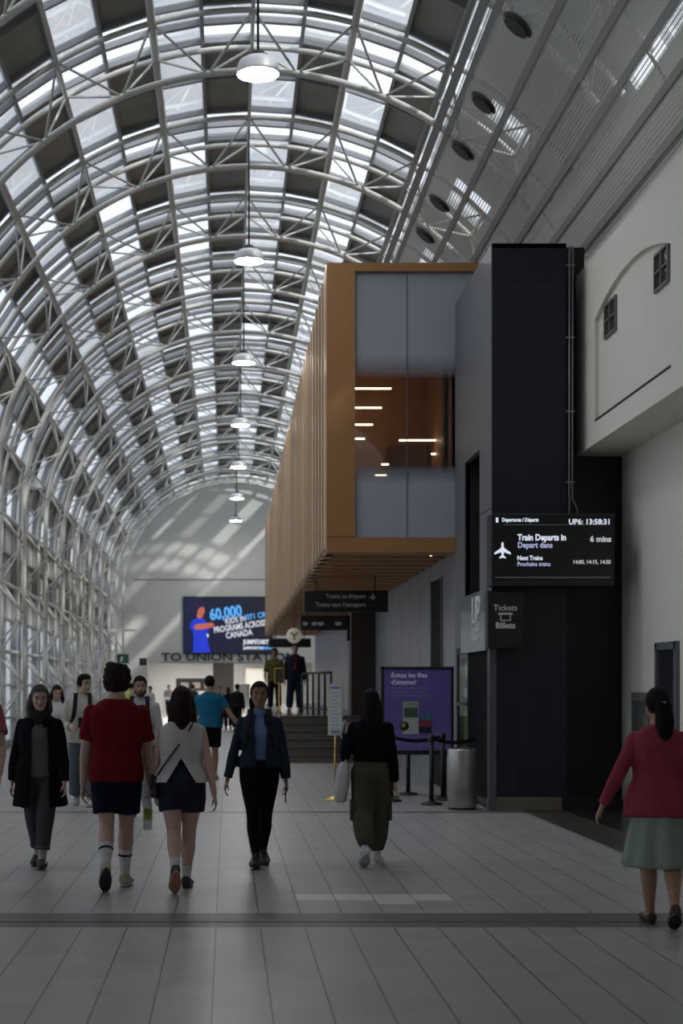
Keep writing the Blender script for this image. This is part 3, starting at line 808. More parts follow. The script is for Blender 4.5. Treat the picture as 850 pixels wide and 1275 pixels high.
bt('Train Departs in', 644, 669.5, 7.8, BW, .0035, xs=.84)
bt('Depart dans', 644, 679, 7.2, BL, .002, xs=.88)
bt('Next Trains', 643.5, 695, 5.6, BW, .002, xs=.84)
bt('Prochains trains', 643.5, 702.5, 5.4, BL, .001, xs=.86)
bt('6 mins', 760.5, 671.5, 7.2, BG, .003, 'RIGHT')
bt('14:00, 14:15, 14:30', 760, 700, 4.9, BG, .001, 'RIGHT', xs=.92)
m = MB(); m.box(fx(626, Yb), fx(759, Yb), Yb - .009, Yb - .005, fz(653.6, Yb), fz(653.2, Yb)); m.box(fx(616, Yb), fx(760, Yb), Yb - .009, Yb - .005, fz(719.3, Yb), fz(718.7, Yb))
m.build('rule', emit_mat('board_rule', (.3, .32, .34), .3), t)
def icon(pts, m, name='symbol', yy=None, tt=None):
    yy = Yb if yy is None else yy
    MB().slab([(fx(x, yy), yy - .009, fz(y, yy)) for x, y in pts], (0, 1, 0), .003).build(name, m, tt or t)
def plane_icon(cx, cy, s, m, yy=None, tt=None):
    half = [(0, -10), (1.3, -8.6), (1.5, -3), (10, 3.2), (10, 5.4), (1.5, 2.4), (1.2, 6.6), (4, 8.8), (4, 10.2), (0, 9.2)]
    pts = half + [(-x, y) for x, y in reversed(half[1:-1])]
    icon([(cx + x*s, cy + y*s) for x, y in pts], m, 'symbol', yy, tt)
plane_icon(625.3, 685, 1.02, BW)
icon([(617, 644.5), (620, 644.5), (620, 650.5), (617, 650.5)], BW); 

# tickets sign
Yt = 20.45
x0, x1, z0, z1 = fx(606.5, Yt), fx(652, Yt), fz(807, Yt), fz(736, Yt)
t = thing('tickets_sign', (x0, Yt, z0), 'square black sign reading Tickets and Billets on the tower corner', 'sign')
MB().bbox(x0, x1, Yt, Yt + .22, z0, z1, .01).build('panel', mat('sign_black', (.009, .009, .011), .4), t)
SG = mat('sign_grey', (.42, .43, .43), .5, emit=(.6, .6, .6), emit_s=.10)
text('lettering', 'Tickets', 8.0 * Yt / F * 1.3, (fx(629, Yt), Yt - .004, fz(757, Yt)), SG, t, align='CENTER', bold=.001, xs=.98)
text('lettering', 'Billets', 8.0 * Yt / F * 1.3, (fx(629, Yt), Yt - .004, fz(779, Yt)), SG, t, align='CENTER', bold=.003, xs=.98)
yy = Yt + .006
def ring_icon(x0, y0, x1, y1, w):
    for a, b, c, d in ((x0, y0, x1, y0 + w), (x0, y1 - w, x1, y1), (x0, y0, x0 + w, y1), (x1 - w, y0, x1, y1)):
        icon([(a, b), (c, b), (c, d), (a, d)], SG, 'symbol', yy)
ring_icon(622.5, 763.5, 635.5, 773, 1.1); icon([(620, 763), (638, 763), (638, 765.3), (620, 765.3)], SG, 'symbol', yy)

# ------------------------------------------------------------------ right wall and projecting white volume
XW = 5.23
o = MB().box(XW, XW + .3, -9, 21.3, 0, 9.2).build('wall_right', WARM_WALL, loc=(XW, 0, 0)); struct(o)
o = MB().box(XW, XW + .3, 21.302, YEND, 0, 9.2).build('wall_right', WARM_WALL, loc=(XW, 30, 0)); struct(o)
o = MB().box(XW - .03, XW, -9, 21.27, 0, .10).build('baseboard_right', mat('dark_skirting', (.03, .03, .032), .4), loc=(XW, 0, 0)); struct(o)
# projecting volume with an arched niche
CX, CZ0, CZ1 = 4.62, fz(568, 21.3), fz(345, 21.3)
cy0, cy1 = 8.0, 21.3
ny0, ny1 = 16.74, 20.2
nz0, nzs = EYE + 3.34, EYE + 4.62; rise = .27
def niche_outline(n=16):
    pts = [(ny1, nz0), (ny0, nz0)]
    for i in range(n + 1):
        s = i / n; y = ny0 + (ny1 - ny0) * s
        pts.append((y, nzs + rise * (1 - (2*s - 1)**2)))
    return pts
no = niche_outline()
w = MB()
d = 0.05
top = no[2:]
# face around the niche
def fq(pts): w.add([(CX, a, b) for a, b in pts], [tuple(range(len(pts)))])
fq([(cy0, CZ0), (cy1, CZ0), (cy1, nz0), (cy0, nz0)])
fq([(cy0, nz0), (ny0, nz0), (ny0, nzs), (ny0, CZ1), (cy0, CZ1)])
fq([(ny1, nz0), (cy1, nz0), (cy1, CZ1), (ny1, CZ1), (ny1, nzs)])
for i in range(len(top)-1): fq([top[i], top[i+1], (top[i+1][0], CZ1), (top[i][0], CZ1)])
for i in range(len(no)):
    a, b = no[i], no[(i+1) % len(no)]
    w.add([(CX, *a), (CX, *b), (CX + d, *b), (CX + d, *a)], [(0,1,2,3)])
w.add([(CX + d, a, b) for a, b in no], [tuple(range(len(no)))])
w.box(CX + d + .01, XW, cy0, cy1, CZ0 + .002, CZ1)
w.add([(CX, cy0, CZ0), (XW, cy0, CZ0), (XW, cy1, CZ0), (CX, cy1, CZ0)], [(0,1,2,3)])
w.add([(CX, cy0, CZ1), (XW, cy0, CZ1), (XW, cy1, CZ1), (CX, cy1, CZ1)], [(0,1,2,3)])
w.add([(CX, cy1, CZ0), (XW, cy1, CZ0), (XW, cy1, CZ1), (CX, cy1, CZ1)], [(0,1,2,3)])
w.add([(CX, cy0, CZ0), (XW, cy0, CZ0), (XW, cy0, CZ1), (CX, cy0, CZ1)], [(0,1,2,3)])
PROJ = w.build('wall_projection', WARM_WALL, loc=(CX, cy1, CZ0)); struct(PROJ)
o = MB().box(CX - .004, CX + .045, ny0, ny1, nz0 - .012, nz0 + .018).build('trim_4', mat('black_slot', (.01, .01, .01), .7), loc=(CX, ny1, nz0)); struct(o)
wi = 50
for ya, yb, za, zb in ((19.28, 19.80, 4.31, 4.67), (16.98, 17.48, 4.31, 4.67)):
    o = MB().box(CX + .044, CX + .048, ya, yb, EYE + za, EYE + zb).build(f'window_{wi}', mat('dark_window_glass', (.05, .055, .05), .2), loc=(CX, ya, EYE + za)); struct(o)
    m = MB()
    for a, b, c, e in ((ya - .03, ya, za - .03, zb + .03), (yb, yb + .03, za - .03, zb + .03), ((ya+yb)/2 - .015, (ya+yb)/2 + .015, za, zb)): m.box(CX + .02, CX + .05, a, b, EYE + c, EYE + e)
    for a, b in ((za - .03, za), (zb, zb + .03), (za + .17, za + .19)): m.box(CX + .02, CX + .05, ya, yb, EYE + a, EYE + b)
    m.build('window_frame', mat('olive_grey_frame', (.16, .165, .14), .5), o); wi += 1

# door and cabinet on right wall
da, db = 18.6, 19.48
o = MB().box(XW - .012, XW - .004, da + .07, db - .07, 0, 2.04).build('door_1', mat('dark_blue_door', (.018, .019, .026), .35), loc=(XW, da, 0)); struct(o)
m = MB()
m.box(XW - .05, XW, da - .02, da + .07, 0, 2.13); m.box(XW - .05, XW, db - .07, db + .02, 0, 2.13); m.box(XW - .05, XW, da, db, 2.04, 2.13)
m.build('door_frame', mat('blue_grey_frame', (.13, .14, .16), .4), o)
MB().tube([(XW - .05, da + .15, 1.0), (XW - .05, da + .27, 1.0)], .012, 8).build('door_handle', STEEL, o)
t = thing('wall_cabinet', (XW - .1, 20.2, .98), 'recessed grey-brown cabinet on the right wall left of the door', 'cabinet')
MB().bbox(XW - .05, XW, 19.86, 20.62, .95, 1.53, .008).build('body', mat('brown_grey_cabinet', (.17, .155, .13), .4), t)
MB().box(XW - .056, XW - .05, 19.94, 20.54, .99, 1.42).build('door', mat('grey_cabinet_glass', (.10, .11, .115), .25), t)
MB().box(XW - .075, XW - .056, 19.97, 19.99, 1.1, 1.25).build('handle', STEEL, t)

# ------------------------------------------------------------------ passage below the box
PW = mat('pale_grey_wall_panel', (.22, .225, .245), .35, noise_amt=.06, noise_scale=1.2)
m = MB(); y = 24.1
while y < 62.5:
    m.bbox(3.41, 3.55, y, min(y + 1.48, 62.6), 0, BZ0 + .28, .012); y += 1.5
o = m.build('wall_passage', PW, loc=(3.45, 24, 0)); struct(o)
o = MB().box(3.40, 3.42, 25.5, 26.75, 0, fz(722, 26.1)).build('door_2', mat('dark_brown_door', (.018, .013, .011), .7, spec=.1), loc=(3.4, 25.5, 0)); struct(o)
m = MB(); m.box(3.385, 3.42, 25.44, 25.5, 0, fz(721, 26.1)); m.box(3.385, 3.42, 26.75, 26.81, 0, fz(721, 26.1)); m.build('door_frame', GREYCLAD, o)
o = MB().box(3.40, 3.42, 43.0, 44.6, .95, 3.3).build('door_3', mat('dark_brown_door', (.018, .013, .011), .7, spec=.1), loc=(3.4, 43, .95)); struct(o)
m = MB(); m.box(3.385, 3.42, 42.92, 43.0, .95, 3.35); m.box(3.385, 3.42, 44.6, 44.68, .95, 3.35); m.build('door_frame', GREYCLAD, o)
sbox('pillar', fx(437, 37), fx(478, 37), 37, 37.8, .95, BZ0 + .1, m=mat('dark_brown_pillar', (.042, .026, .020), .45, noise_amt=.2))
# platform and steps
PZ = .95
sx0, sx1 = fx(338, 33.7), 3.40
t = thing('platform_steps', (sx0, 33.6, 0), 'flight of dark brown steps rising to the platform below the gold box', 'steps')
SB = mat('dark_brown_step', (.125, .105, .09), .4, noise_amt=.2, noise_scale=20); SN = mat('step_nosing', (.05, .043, .038), .35)
for q in range(6):
    ya = 33.6 + q * .36; za = PZ * (q + 1) / 6
    MB().box(sx0, sx1, ya, ya + .36 if q < 5 else ya + .6, 0, za).build('step', SB, t)
    MB().box(sx0, sx1, ya - .012, ya + .05, za - .03, za + .004).build('nosing', SN, t)
o = MB().box(sx0, sx1, 36.0, 62, 0, PZ).build('floor_platform', mat('polished_platform', (.15, .125, .105), .18, noise_amt=.2, noise_scale=10), loc=(sx0, 36, 0)); struct(o)
# railing on platform
t = thing('guard_railing', (fx(392, 38), 38, PZ), 'black metal railing with upright posts on the platform by the pale wall', 'railing')
ra, rb = Vector((fx(376, 40.5), 40.5, PZ)), Vector((fx(412, 37.2), 37.2, PZ))
for q in range(6):
    p = ra.lerp(rb, q / 5); MB().tube([p, p + Vector((0, 0, .97))], .028, 8).build('post', BLACK, t)
MB().tube([ra + Vector((0, 0, .98)), rb + Vector((0, 0, .98))], .03, 8).build('handrail', BLACK, t)
MB().tube([ra + Vector((0, 0, .12)), rb + Vector((0, 0, .12))], .018, 8).build('bottom_rail', BLACK, t)

# hanging signs
SBK = mat('sign_brown_black', (.014, .012, .011), .4); SGR = mat('dim_sign_letters', (.30, .29, .27), .5, emit=(.5, .45, .4), emit_s=.05)
def hang_sign(Y, xa, xb, ya, yb, label, lines, name='hanging_sign'):
    x0, x1, z0, z1 = fx(xa, Y), fx(xb, Y), fz(yb, Y), fz(ya, Y)
    t = thing(name, (x0, Y, z0), label, 'sign', 'black direction signs under the gold box')
    MB().bbox(x0, x1, Y, Y + .16, z0, z1, .012).build('panel', SBK, t)
    for q in (.15, .85):
        xx = x0 + (x1 - x0) * q; MB().tube([(xx, Y + .08, z1), (xx, Y + .08, BZ0 + .02)], .012, 6).build('rod', BLACK, t)
    for s, x, y, h, al in lines:
        text('lettering', s, h * Y / F * 1.35, (fx(x, Y), Y - .004, fz(y, Y)), SGR, t, align=al, bold=.002, xs=.9)
    return t, Y
tt, yy = hang_sign(29.0, 378, 483, 735.5, 762, 'wide black hanging sign with two text lines and a small plane', [('Trains to Airport', 455, 742.5, 5.8, 'RIGHT'), ("Trains vers l'a\u00e9roport", 455, 753, 5.8, 'RIGHT')])
plane_icon(464, 743, .42, SGR, yy + .006, tt)
tt, yy = hang_sign(34.5, 373.5, 434, 766.5, 784.5, 'narrower black hanging sign with a row of small symbols', [])
for cx, w in ((380, 3), (391, 3), (399, 4), (421, 4)):
    icon([(cx - w, 774.5), (cx + w, 774.5), (cx + w, 778), (cx, 779.5), (cx - w, 778)], SGR, 'symbol', yy + .006, tt)
MB().box(fx(432, yy), fx(436, yy), yy + .0, yy + .1, fz(798, yy), fz(766, yy)).build('bracket', BLACK, tt)
hang_sign(48.0, 335, 387, 795, 806, 'small far black sign board hanging behind the round disc', [])
# round disc sign
Y = 40.0; c = px(366, 791.5, Y)
t = thing('round_disc_sign', c, 'round white disc with a gold-green mark hanging below the box corner', 'sign')
MB().lathe([(0.0, -.03), (.17, -.03), (.19, -.01), (.19, .03), (.0, .03)], c, 28, axis='y').build('disc', mat('cream_disc', (.60, .58, .48), .4, emit=(1, .95, .8), emit_s=.12), t)
GM = mat('gold_green_mark', (.32, .30, .05), .4)
for p, q in (((0, -.1), (0, 0)), ((0, 0), (-.09, .09)), ((0, 0), (.09, .09))):
    MB().tube([c + Vector((p[0], -.035, p[1])), c + Vector((q[0], -.035, q[1]))], .022, 6).build('mark', GM, t)
MB().tube([c + Vector((.0, 0, .18)), c + Vector((.0, 0, BZ0 - c.z + .05))], .016, 6).build('rod', GOLDD, t)

# ------------------------------------------------------------------ floor furniture by the tower
Y = 23.2
x0, x1, z0, z1 = fx(474, Y), fx(565, Y), fz(938, Y), fz(830, Y)
t = thing('purple_poster_board', (x0, Y, 0), 'purple poster board in a black frame about skipping lines', 'sign board')
m = MB(); w = .045
m.bbox(x0, x1, Y, Y + .07, z1 - w, z1, .006); m.bbox(x0, x1, Y, Y + .07, z0 - .02, z0 + w, .006); m.bbox(x0, x0 + w, Y, Y + .07, z0, z1, .006); m.bbox(x1 - w, x1, Y, Y + .07, z0, z1, .006)
m.build('frame', BLACK, t)
k = NB('purple_poster'); X_, Y_, Z_ = k.xyz()
f_ = k.math('DIVIDE', k.math('SUBTRACT', Z_, z0), z1 - z0)
k.l(k.mix(k.math('GREATER_THAN', f_, .28), (.10, .09, .24), (.068, .052, .19)), k.b.inputs['Base Color']); k.b.inputs['Roughness'].default_value = .35
k.b.inputs['Emission Color'].default_value = (.30, .22, .80, 1); k.b.inputs['Emission Strength'].default_value = .035
MB().box(x0 + .03, x1 - .03, Y + .02, Y + .05, z0, z1).build('poster', k.m, t)
for x in (x0 + .12, x1 - .12):
    MB().tube([(x, Y + .04, 0.02), (x, Y + .04, z0)], .022, 8).build('leg', BLACK, t)
    MB().bbox(x - .14, x + .14, Y - .08, Y + .16, 0, .02, .01).build('foot', BLACK, t)
PT = mat('poster_letters', (.50, .48, .62), .5, emit=(.7, .7, .9), emit_s=.12); PT2 = mat('poster_small_letters', (.26, .23, .48), .5)
pm = bpy.data.objects
def pt_(s, x, y, h, m_, bold=0.0, xs=1.0):
    text('lettering', s, h * Y / F * 1.35, (fx(x, Y), Y + .017, fz(y, Y)), m_, t, bold=bold, xs=xs)
pt_('\u00c9vitez les files', 487, 841, 6.0, PT, .001); pt_("d'attente!", 487, 849.5, 6.0, PT, .001)
for q, s in enumerate(('Achetez vos billets en ligne ou', "sur l'application et montez", 'directement \u00e0 bord du train')): pt_(s, 487, 856.5 + q * 4.6, 3.2, PT2, .001)
pt_('upexpress.com', 520, 928, 3.2, PT2)
def pbox(name, xa, xb, ya, yb, m_, d=.012, th=.01):
    return MB().box(fx(xa, Y), fx(xb, Y), Y + .02 - d, Y + .02 - d + th, fz(yb, Y), fz(ya, Y)).build(name, m_, t)
pbox('picture', 501.5, 521, 873.5, 914, mat('poster_white', (.50, .50, .47), .4)); pbox('picture', 502.5, 520, 881, 893, mat('poster_green', (.05, .11, .06), .4), .016)
pbox('picture', 502.5, 520, 874.5, 879, mat('poster_green_pale', (.28, .36, .26), .4), .016)
pbox('picture', 522, 537, 889, 896, mat('poster_teal', (.06, .18, .26), .4)); pbox('picture', 522, 537, 897, 904, mat('poster_red', (.30, .03, .05), .4)); pbox('picture', 522, 537, 905, 913, mat('poster_dark', (.02, .02, .025), .4))
c = px(503, 904, Y + .008)
MB().lathe([(0.0, -.008), (.06, -.008), (.068, 0)], c, 20, axis='y').build('picture', mat('poster_dark', (.02, .02, .025), .4), t)
MB().lathe([(0.0, -.012), (.042, -.010)], c, 20, axis='y').build('picture', mat('poster_yellow_green', (.24, .24, .05), .4), t)

# waste bin
c = Vector((fx(575, 20.95), 20.95, 0)); r = 18.0 * 20.95 / F
t = thing('waste_bin', c, 'tall brushed steel cylinder bin at the corner of the tower', 'bin')
ztop = fz(932.5, 20.95)
MB().lathe([(r * .97, 0.03), (r, .035), (r, ztop - .02), (r * .985, ztop)], c, 40).build('body', STEEL, t)
MB().lathe([(r * .985, ztop), (r * .9, ztop + .012), (r * .55, ztop + .016), (r * .5, ztop - .06), (0.0, ztop - .07)], c, 40).build('lid', mat('dark_steel_lid', (.08, .08, .08), .35, metal=.6), t)
MB().lathe([(r * .93, 0), (r * .93, .035), (0, .036)], c, 40).build('base', BLACK, t)

# stanchions
stan = []
def stanchion(px_, Yb_, label, h=.95, proto=[]):
    X = fx(px_, Yb_)
    if not proto:
        t = thing('belt_stanchion', (X, Yb_, 0), label, 'stanchion', 'black belt stanchions by the tower door')
        c = Vector((X, Yb_, 0))
        MB().lathe([(.145, 0), (.15, .012), (.13, .03), (.05, .045), (.03, .06)], c, 28).build('base', BLACK, t)
        MB().tube([c + Vector((0, 0, .04)), c + Vector((0, 0, .90))], .032, 14).build('post', BLACK, t)
        MB().lathe([(.032, .86), (.045, .87), (.045, .94), (.03, .95), (0, .952)], c, 18).build('belt_head', mat('dark_plastic', (.02, .02, .022), .35), t)
        proto.append(t)
    else:
        t = proto[0].copy(); COL.objects.link(t); t.location = (X, Yb_, 0); t['label'] = label
        for ch in list(proto[0].children):
            q = ch.copy(); COL.objects.link(q); q.parent = t
    return t
stanchion(537, 21.75, 'black belt stanchion standing nearest, left of the steel bin')
stanchion(508, 23.75, 'black belt stanchion under the middle of the purple poster')
stanchion(487, 22.4, 'black belt stanchion half hidden by the walker with the tote bag')
stanchion(551, 22.6, 'black belt stanchion just behind the steel bin')
def belt(a, b, label):
    a, b = Vector(a), Vector(b); d = (b - a); n = 8
    top = [a + d * i / n + Vector((0, 0, -.05 * (1 - (2*i/n - 1)**2))) for i in range(n+1)]
    m = MB()
    for i in range(n): m.slab([top[i], top[i+1], top[i+1] - Vector((0, 0, .05)), top[i] - Vector((0, 0, .05))], (0, 1, 0) if abs(d.x) > abs(d.y) else (1, 0, 0), .004)
    o = m.build('queue_belt', BLACK, loc=a); tag(o, label, 'belt')
belt((fx(537, 21.75) + .04, 21.76, .915), (3.38, 21.9, .915), 'black queue belt from the nearest stanchion to the tower doorway')
belt((fx(487, 22.4) + .04, 22.4, .915), (fx(551, 22.6) - .04, 22.6, .915), 'black queue belt stretched in front of the purple poster')

# brass stands
def brass_stand(px_, Yb_, ztop, label, name='brass_sign_stand'):
    c = Vector((fx(px_, Yb_), Yb_, 0))
    t = thing(name, c, label, 'sign stand')
    MB().lathe([(.15, 0), (.15, .012), (.135, .03), (.06, .05), (.025, .07), (.016, .1)], c, 28).build('base', BRASS, t)
    MB().tube([c + Vector((0, 0, .06)), c + Vector((0, 0, ztop))], .014, 10).build('pole', BRASS, t)
    return t, c
Y = 22.6
t, c = brass_stand(417, Y, 1.0, 'brass sign stand holding a tall white notice near the steps')
x0, x1, z0, z1 = fx(408, Y), fx(426.5, Y), fz(916, Y), fz(851, Y)
MB().bbox(x0, x1, Y - .012, Y + .012, z0, z1, .004).build('frame', mat('pale_brass', (.55, .50, .26), .35, metal=.4), t)
k = mat('white_notice', (.62, .66, .64), .45)
MB().box(x0 + .015, x1 - .015, Y - .016, Y - .01, z0 + .015, z1 - .02).build('sheet', k, t)
m = MB()
for q in range(11):
    z = z1 - .13 - q * .05; m.box(x0 + .04, x1 - .04 - (q % 3) * .02, Y - .019, Y - .015, z - .006, z + .004)
m.build('print', mat('notice_print', (.30, .34, .42), .5), t)
m = MB(); m.box(x0 + .03, x1 - .03, Y - .019, Y - .015, z1 - .075, z1 - .045); m.box(x0 + .04, x1 - .04, Y - .019, Y - .015, z0 + .03, z0 + .075)
m.build('heading', mat('notice_blue', (.20, .24, .50), .5), t)
t, c = brass_stand(347.5, 30.0, 1.72, 'slim brass stand with a small dark plate left of the steps')
MB().bbox(c.x - .09, c.x + .09, c.y - .01, c.y + .01, 1.66, 1.95, .004).build('frame', BRASS, t)
MB().box(c.x - .075, c.x + .075, c.y - .014, c.y - .008, 1.68, 1.93).build('sheet', mat('dark_plate', (.05, .045, .03), .4), t)
# ------------------------------------------------------------------ people
def smoothstep(a, b, x):
    t = min(1, max(0, (x - a) / (b - a))); return t * t * (3 - 2 * t)

def evaluated(me, mods, name):
    o = bpy.data.objects.new('tmp', me); COL.objects.link(o)
    for typ, kw in mods:
        md = o.modifiers.new(typ, typ)
        for a, b in kw.items(): setattr(md, a, b)
    dg = bpy.context.evaluated_depsgraph_get(); dg.update()
    r = bpy.data.meshes.new_from_object(o.evaluated_get(dg))
    bpy.data.objects.remove(o); bpy.data.meshes.remove(me); r.name = name
    return r

def skin_mesh(mb, name, vox=0.008, smooth=3, amp=0.0, scale=(9, 9, 5), cut=None, thick=0.0, seed=0.0):
    """union of the pieces in mb as one continuous surface; optional soft folds, openings and cloth thickness"""
    me = evaluated(mb.mesh(name), [('REMESH', dict(mode='VOXEL', voxel_size=vox)), ('SMOOTH', dict(factor=0.5, iterations=smooth))], name)
    if amp > 0:
        off = Vector((seed, seed * 1.7, seed * .6))
        ns = [v.normal.copy() for v in me.vertices]
        for v, n in zip(me.vertices, ns):
            p = Vector((v.co.x * scale[0], v.co.y * scale[1], v.co.z * scale[2])) + off
            d = noise.noise(p) + .5 * noise.noise(p * 2.3)
            v.co += n * d * amp
    if cut is not None:
        bm = bmesh.new(); bm.from_mesh(me); bm.normal_update()
        dead = [f for f in bm.faces if cut(f.calc_center_median(), f.normal)]
        bmesh.ops.delete(bm, geom=dead, context='FACES'); bm.to_mesh(me); bm.free()
    if thick > 0:
        me = evaluated(me, [('SMOOTH', dict(factor=0.5, iterations=2)), ('SOLIDIFY', dict(thickness=thick, offset=-1.0))], name)
    me.polygons.foreach_set('use_smooth', [True] * len(me.polygons)); me.update()
    return me

def ellipse_ring(c, rx, ry, n=20, e=2.3, M=None):
    out = []
    for k in range(n):
        g = 2*pi*k/n; cx, sx = cos(g), sin(g)
        x = abs(cx) ** (2/e) * (1 if cx >= 0 else -1) * rx; y = abs(sx) ** (2/e) * (1 if sx >= 0 else -1) * ry
        p = Vector((x, y, 0)); out.append((M @ p if M else p) + c)
    return out
def loft(mb, rings):
    n = len(rings[0]); vs = [p for r in rings for p in r]; fs = []
    for i in range(len(rings)-1):
        for k in range(n): fs.append((i*n+k, i*n+(k+1)%n, (i+1)*n+(k+1)%n, (i+1)*n+k))
    fs.append(tuple(reversed(range(n)))); fs.append(tuple(range((len(rings)-1)*n, len(rings)*n)))
    return mb.add(vs, fs, 0, True)
def seg(mb, a, b, radii, n=14, ends=True):
    """tapered limb from a to b, radii spread evenly along it"""
    a, b = Vector(a), Vector(b); k = len(radii)
    mb.tube([a.lerp(b, i/(k-1)) for i in range(k)], list(radii), n)
    if ends: mb.ball(a, radii[0], 14); mb.ball(b, radii[-1], 14)
def interp(tab, x):
    if x <= tab[0][0]: return tab[0][1:]
    for (p, q) in zip(tab, tab[1:]):
        if x <= q[0]:
            t = (x - p[0]) / (q[0] - p[0]); return tuple(a + (b - a) * t for a, b in zip(p[1:], q[1:]))
    return tab[-1][1:]

SKINS = {}
def skin_mat(name, c):
    return mat('skin_' + name, c, 0.5, spec=0.3, noise_amt=.08, noise_scale=20)
def cloth(name, c, rough=.85, na=.12, ns=14, bump=.25, bs=160): return mat(name, c, rough, spec=.05, noise_amt=na, noise_scale=ns, bump=bump, bump_scale=bs)
def hairm(name, c): return mat(name, c, .6, spec=.06, noise_amt=.6, noise_scale=26, stretch=(1, 1, .12), bump=.5, bump_scale=70)

class Person:
    def __init__(s, X, Y, heading, H, label, legs, arms, w=1.0, fem=False, lean=0.0, head=(0, 0, 0), z=0.0, vox=.0065, free=None, skin=None, shoulders=None, hip=None, curl=25, toe_out=6):
        s.H, s.w, s.fem, s.vox = H, w, fem, vox
        s.root = thing('person', (X, Y, z), label, 'person', rz=radians(heading))
        s.legs, s.arms, s.lean, s.headrot, s.skin, s.curl, s.toe = legs, arms, radians(lean), head, skin, curl, toe_out
        s.sh = (shoulders or (.095 if fem else .107)) * H; s.hj = .05 * H * (1.05 if fem else 1.0)
        L = [list(l) for l in legs]
        if free is not None:
            best = None
            for k in range(0, 100, 1):
                L[free][1] = k
                d = abs(s.leg_min(L[free]) - s.leg_min(L[1 - free]))
                if best is None or d < best[0] - 1e-5: best = (d, k)
            L[free][1] = best[1]
        s.legs = L
        low = min(s.leg_min(l) for l in L)
        s.pz = -low
        s.build_joints()
    def d(s, a, b, side):
        a, b = radians(a), radians(b); return Vector((side * sin(b), sin(a) * cos(b), -cos(a) * cos(b)))
    def leg_pts(s, l, side, base):
        a, k, b, p = l[:4]
        hip = base + Vector((side * s.hj, 0, 0)); knee = hip + s.d(a, b, side) * .245 * s.H
        ank = knee + s.d(a - k, b * .9, side) * .235 * s.H
        return hip, knee, ank
    def foot_M(s, l, side):
        return Matrix.Rotation(-side * radians(s.toe), 3, 'Z') @ Matrix.Rotation(-radians(l[3]), 3, 'X')
    def leg_min(s, l):
        _, _, ank = s.leg_pts(l, 1, Vector((0, 0, 0))); M = s.foot_M(l, 1); H = s.H
        return min((ank + M @ Vector((0, y * H, -.047 * H))).z for y in (-.042, .075, .110))
    def up(s, p):
        """upper body point with the lean applied"""
        b = Vector((0, 0, s.pz)); return b + Matrix.Rotation(-s.lean, 3, 'X') @ (Vector(p) - b)
    def build_joints(s):
        H = s.H; s.base = Vector((0, 0, s.pz)); s.k = s.pz - .52 * H    # vertical shift against a standing figure
        s.L = [s.leg_pts(s.legs[i], sd, s.base) for i, sd in ((0, -1), (1, 1))]
        s.A = []
        for i, sd in ((0, -1), (1, 1)):
            a, b, e, b2 = s.arms[i][:4]
            sh = s.up((sd * s.sh, 0, (.780 if s.fem else .778) * H + s.k)); el = sh + s.d(a, b, sd) * .178 * H
            fd = s.d(a + e, b2, sd); wr = el + fd * .150 * H
            s.A.append((sh, el, wr, fd))
        nb = s.up((0, .0, .86 * H + s.k))
        yaw, pit, rol = (radians(v) for v in s.headrot)
        s.HM = Matrix.Rotation(yaw, 3, 'Z') @ Matrix.Rotation(-pit, 3, 'X') @ Matrix.Rotation(rol, 3, 'Y')
        s.hh = .132 * H
        s.hc = nb + s.HM @ Vector((0, .012 * H, .069 * H))
    def hp(s, x, y, z): return s.hc + s.HM @ (Vector((x, y, z)) * s.hh)
    TOR_M = [(.455, .060, .050, 0), (.48, .086, .062, -.004), (.52, .098, .070, -.008), (.56, .092, .066, -.003), (.61, .083, .058, .002), (.66, .088, .060, .002), (.72, .101, .066, .002), (.765, .104, .064, -.002), (.79, .099, .056, -.005), (.802, .088, .050, -.006), (.815, .073, .046, -.007), (.83, .053, .042, -.007), (.845, .038, .037, -.005), (.87, .031, .034, 0)]
    TOR_F = [(.455, .062, .052, 0), (.48, .092, .066, -.006), (.52, .102, .074, -.010), (.56, .092, .066, -.003), (.615, .072, .053, .003), (.66, .077, .057, .004), (.715, .088, .070, .010), (.765, .087, .060, .001), (.79, .084, .050, -.004), (.802, .074, .046, -.005), (.815, .061, .042, -.006), (.83, .043, .037, -.007), (.845, .031, .032, -.005), (.87, .026, .029, 0)]
    def tor(s, z):
        rx, ry, cy = interp(s.TOR_F if s.fem else s.TOR_M, z); return rx * s.H * s.w, ry * s.H * s.w, cy * s.H
    def torso(s, mb, z0, z1, off=0.0, loose=None, n=14, e=2.4, zmin=0.0):
        rings = []
        for i in range(n + 1):
            z = z0 + (z1 - z0) * i / n; rx, ry, cy = s.tor(max(z, zmin))
            o = off
            if loose: o = off + interp(loose, z)[0]
            if z > .82: o = o * max(.25, 1 - (z - .82) / .03)
            ring = [s.up(p) for p in ellipse_ring(Vector((0, cy, z * s.H + s.k)), rx + o, ry + o, 24, e)]
            rings.append(ring)
        loft(mb, rings)
    def arm(s, mb, i, t0=0.0, t1=2.0, off=0.0, cuff=0.0):
        H, w = s.H, s.w ** .6
        f = .86 if s.fem else 1.0
        tab = [(0, .0275*f), (.25, .0275*f), (.6, .026*f), (1, .0225*f), (1.25, .0235*f), (1.6, .019*f), (2, .0145*f)]
        sh, el, wr, _ = s.A[i]
        N = 17; pts, rr = [], []
        for k in range(N):
            t = t0 + (t1 - t0) * k / (N-1)
            p = sh.lerp(el, t) if t <= 1 else el.lerp(wr, t - 1)
            pts.append(p); rr.append(interp(tab, t)[0] * H * w + off + cuff * max(0, (t - t0) / (t1 - t0)) ** 2)
        mb.tube(pts, rr, 14)
        for t in (0, 1):
            if t0 <= t <= t1 - .02: mb.ball(sh if t == 0 else el, interp(tab, t)[0] * H * w + off + cuff * max(0, (t - t0) / (t1 - t0)) ** 2, 14)
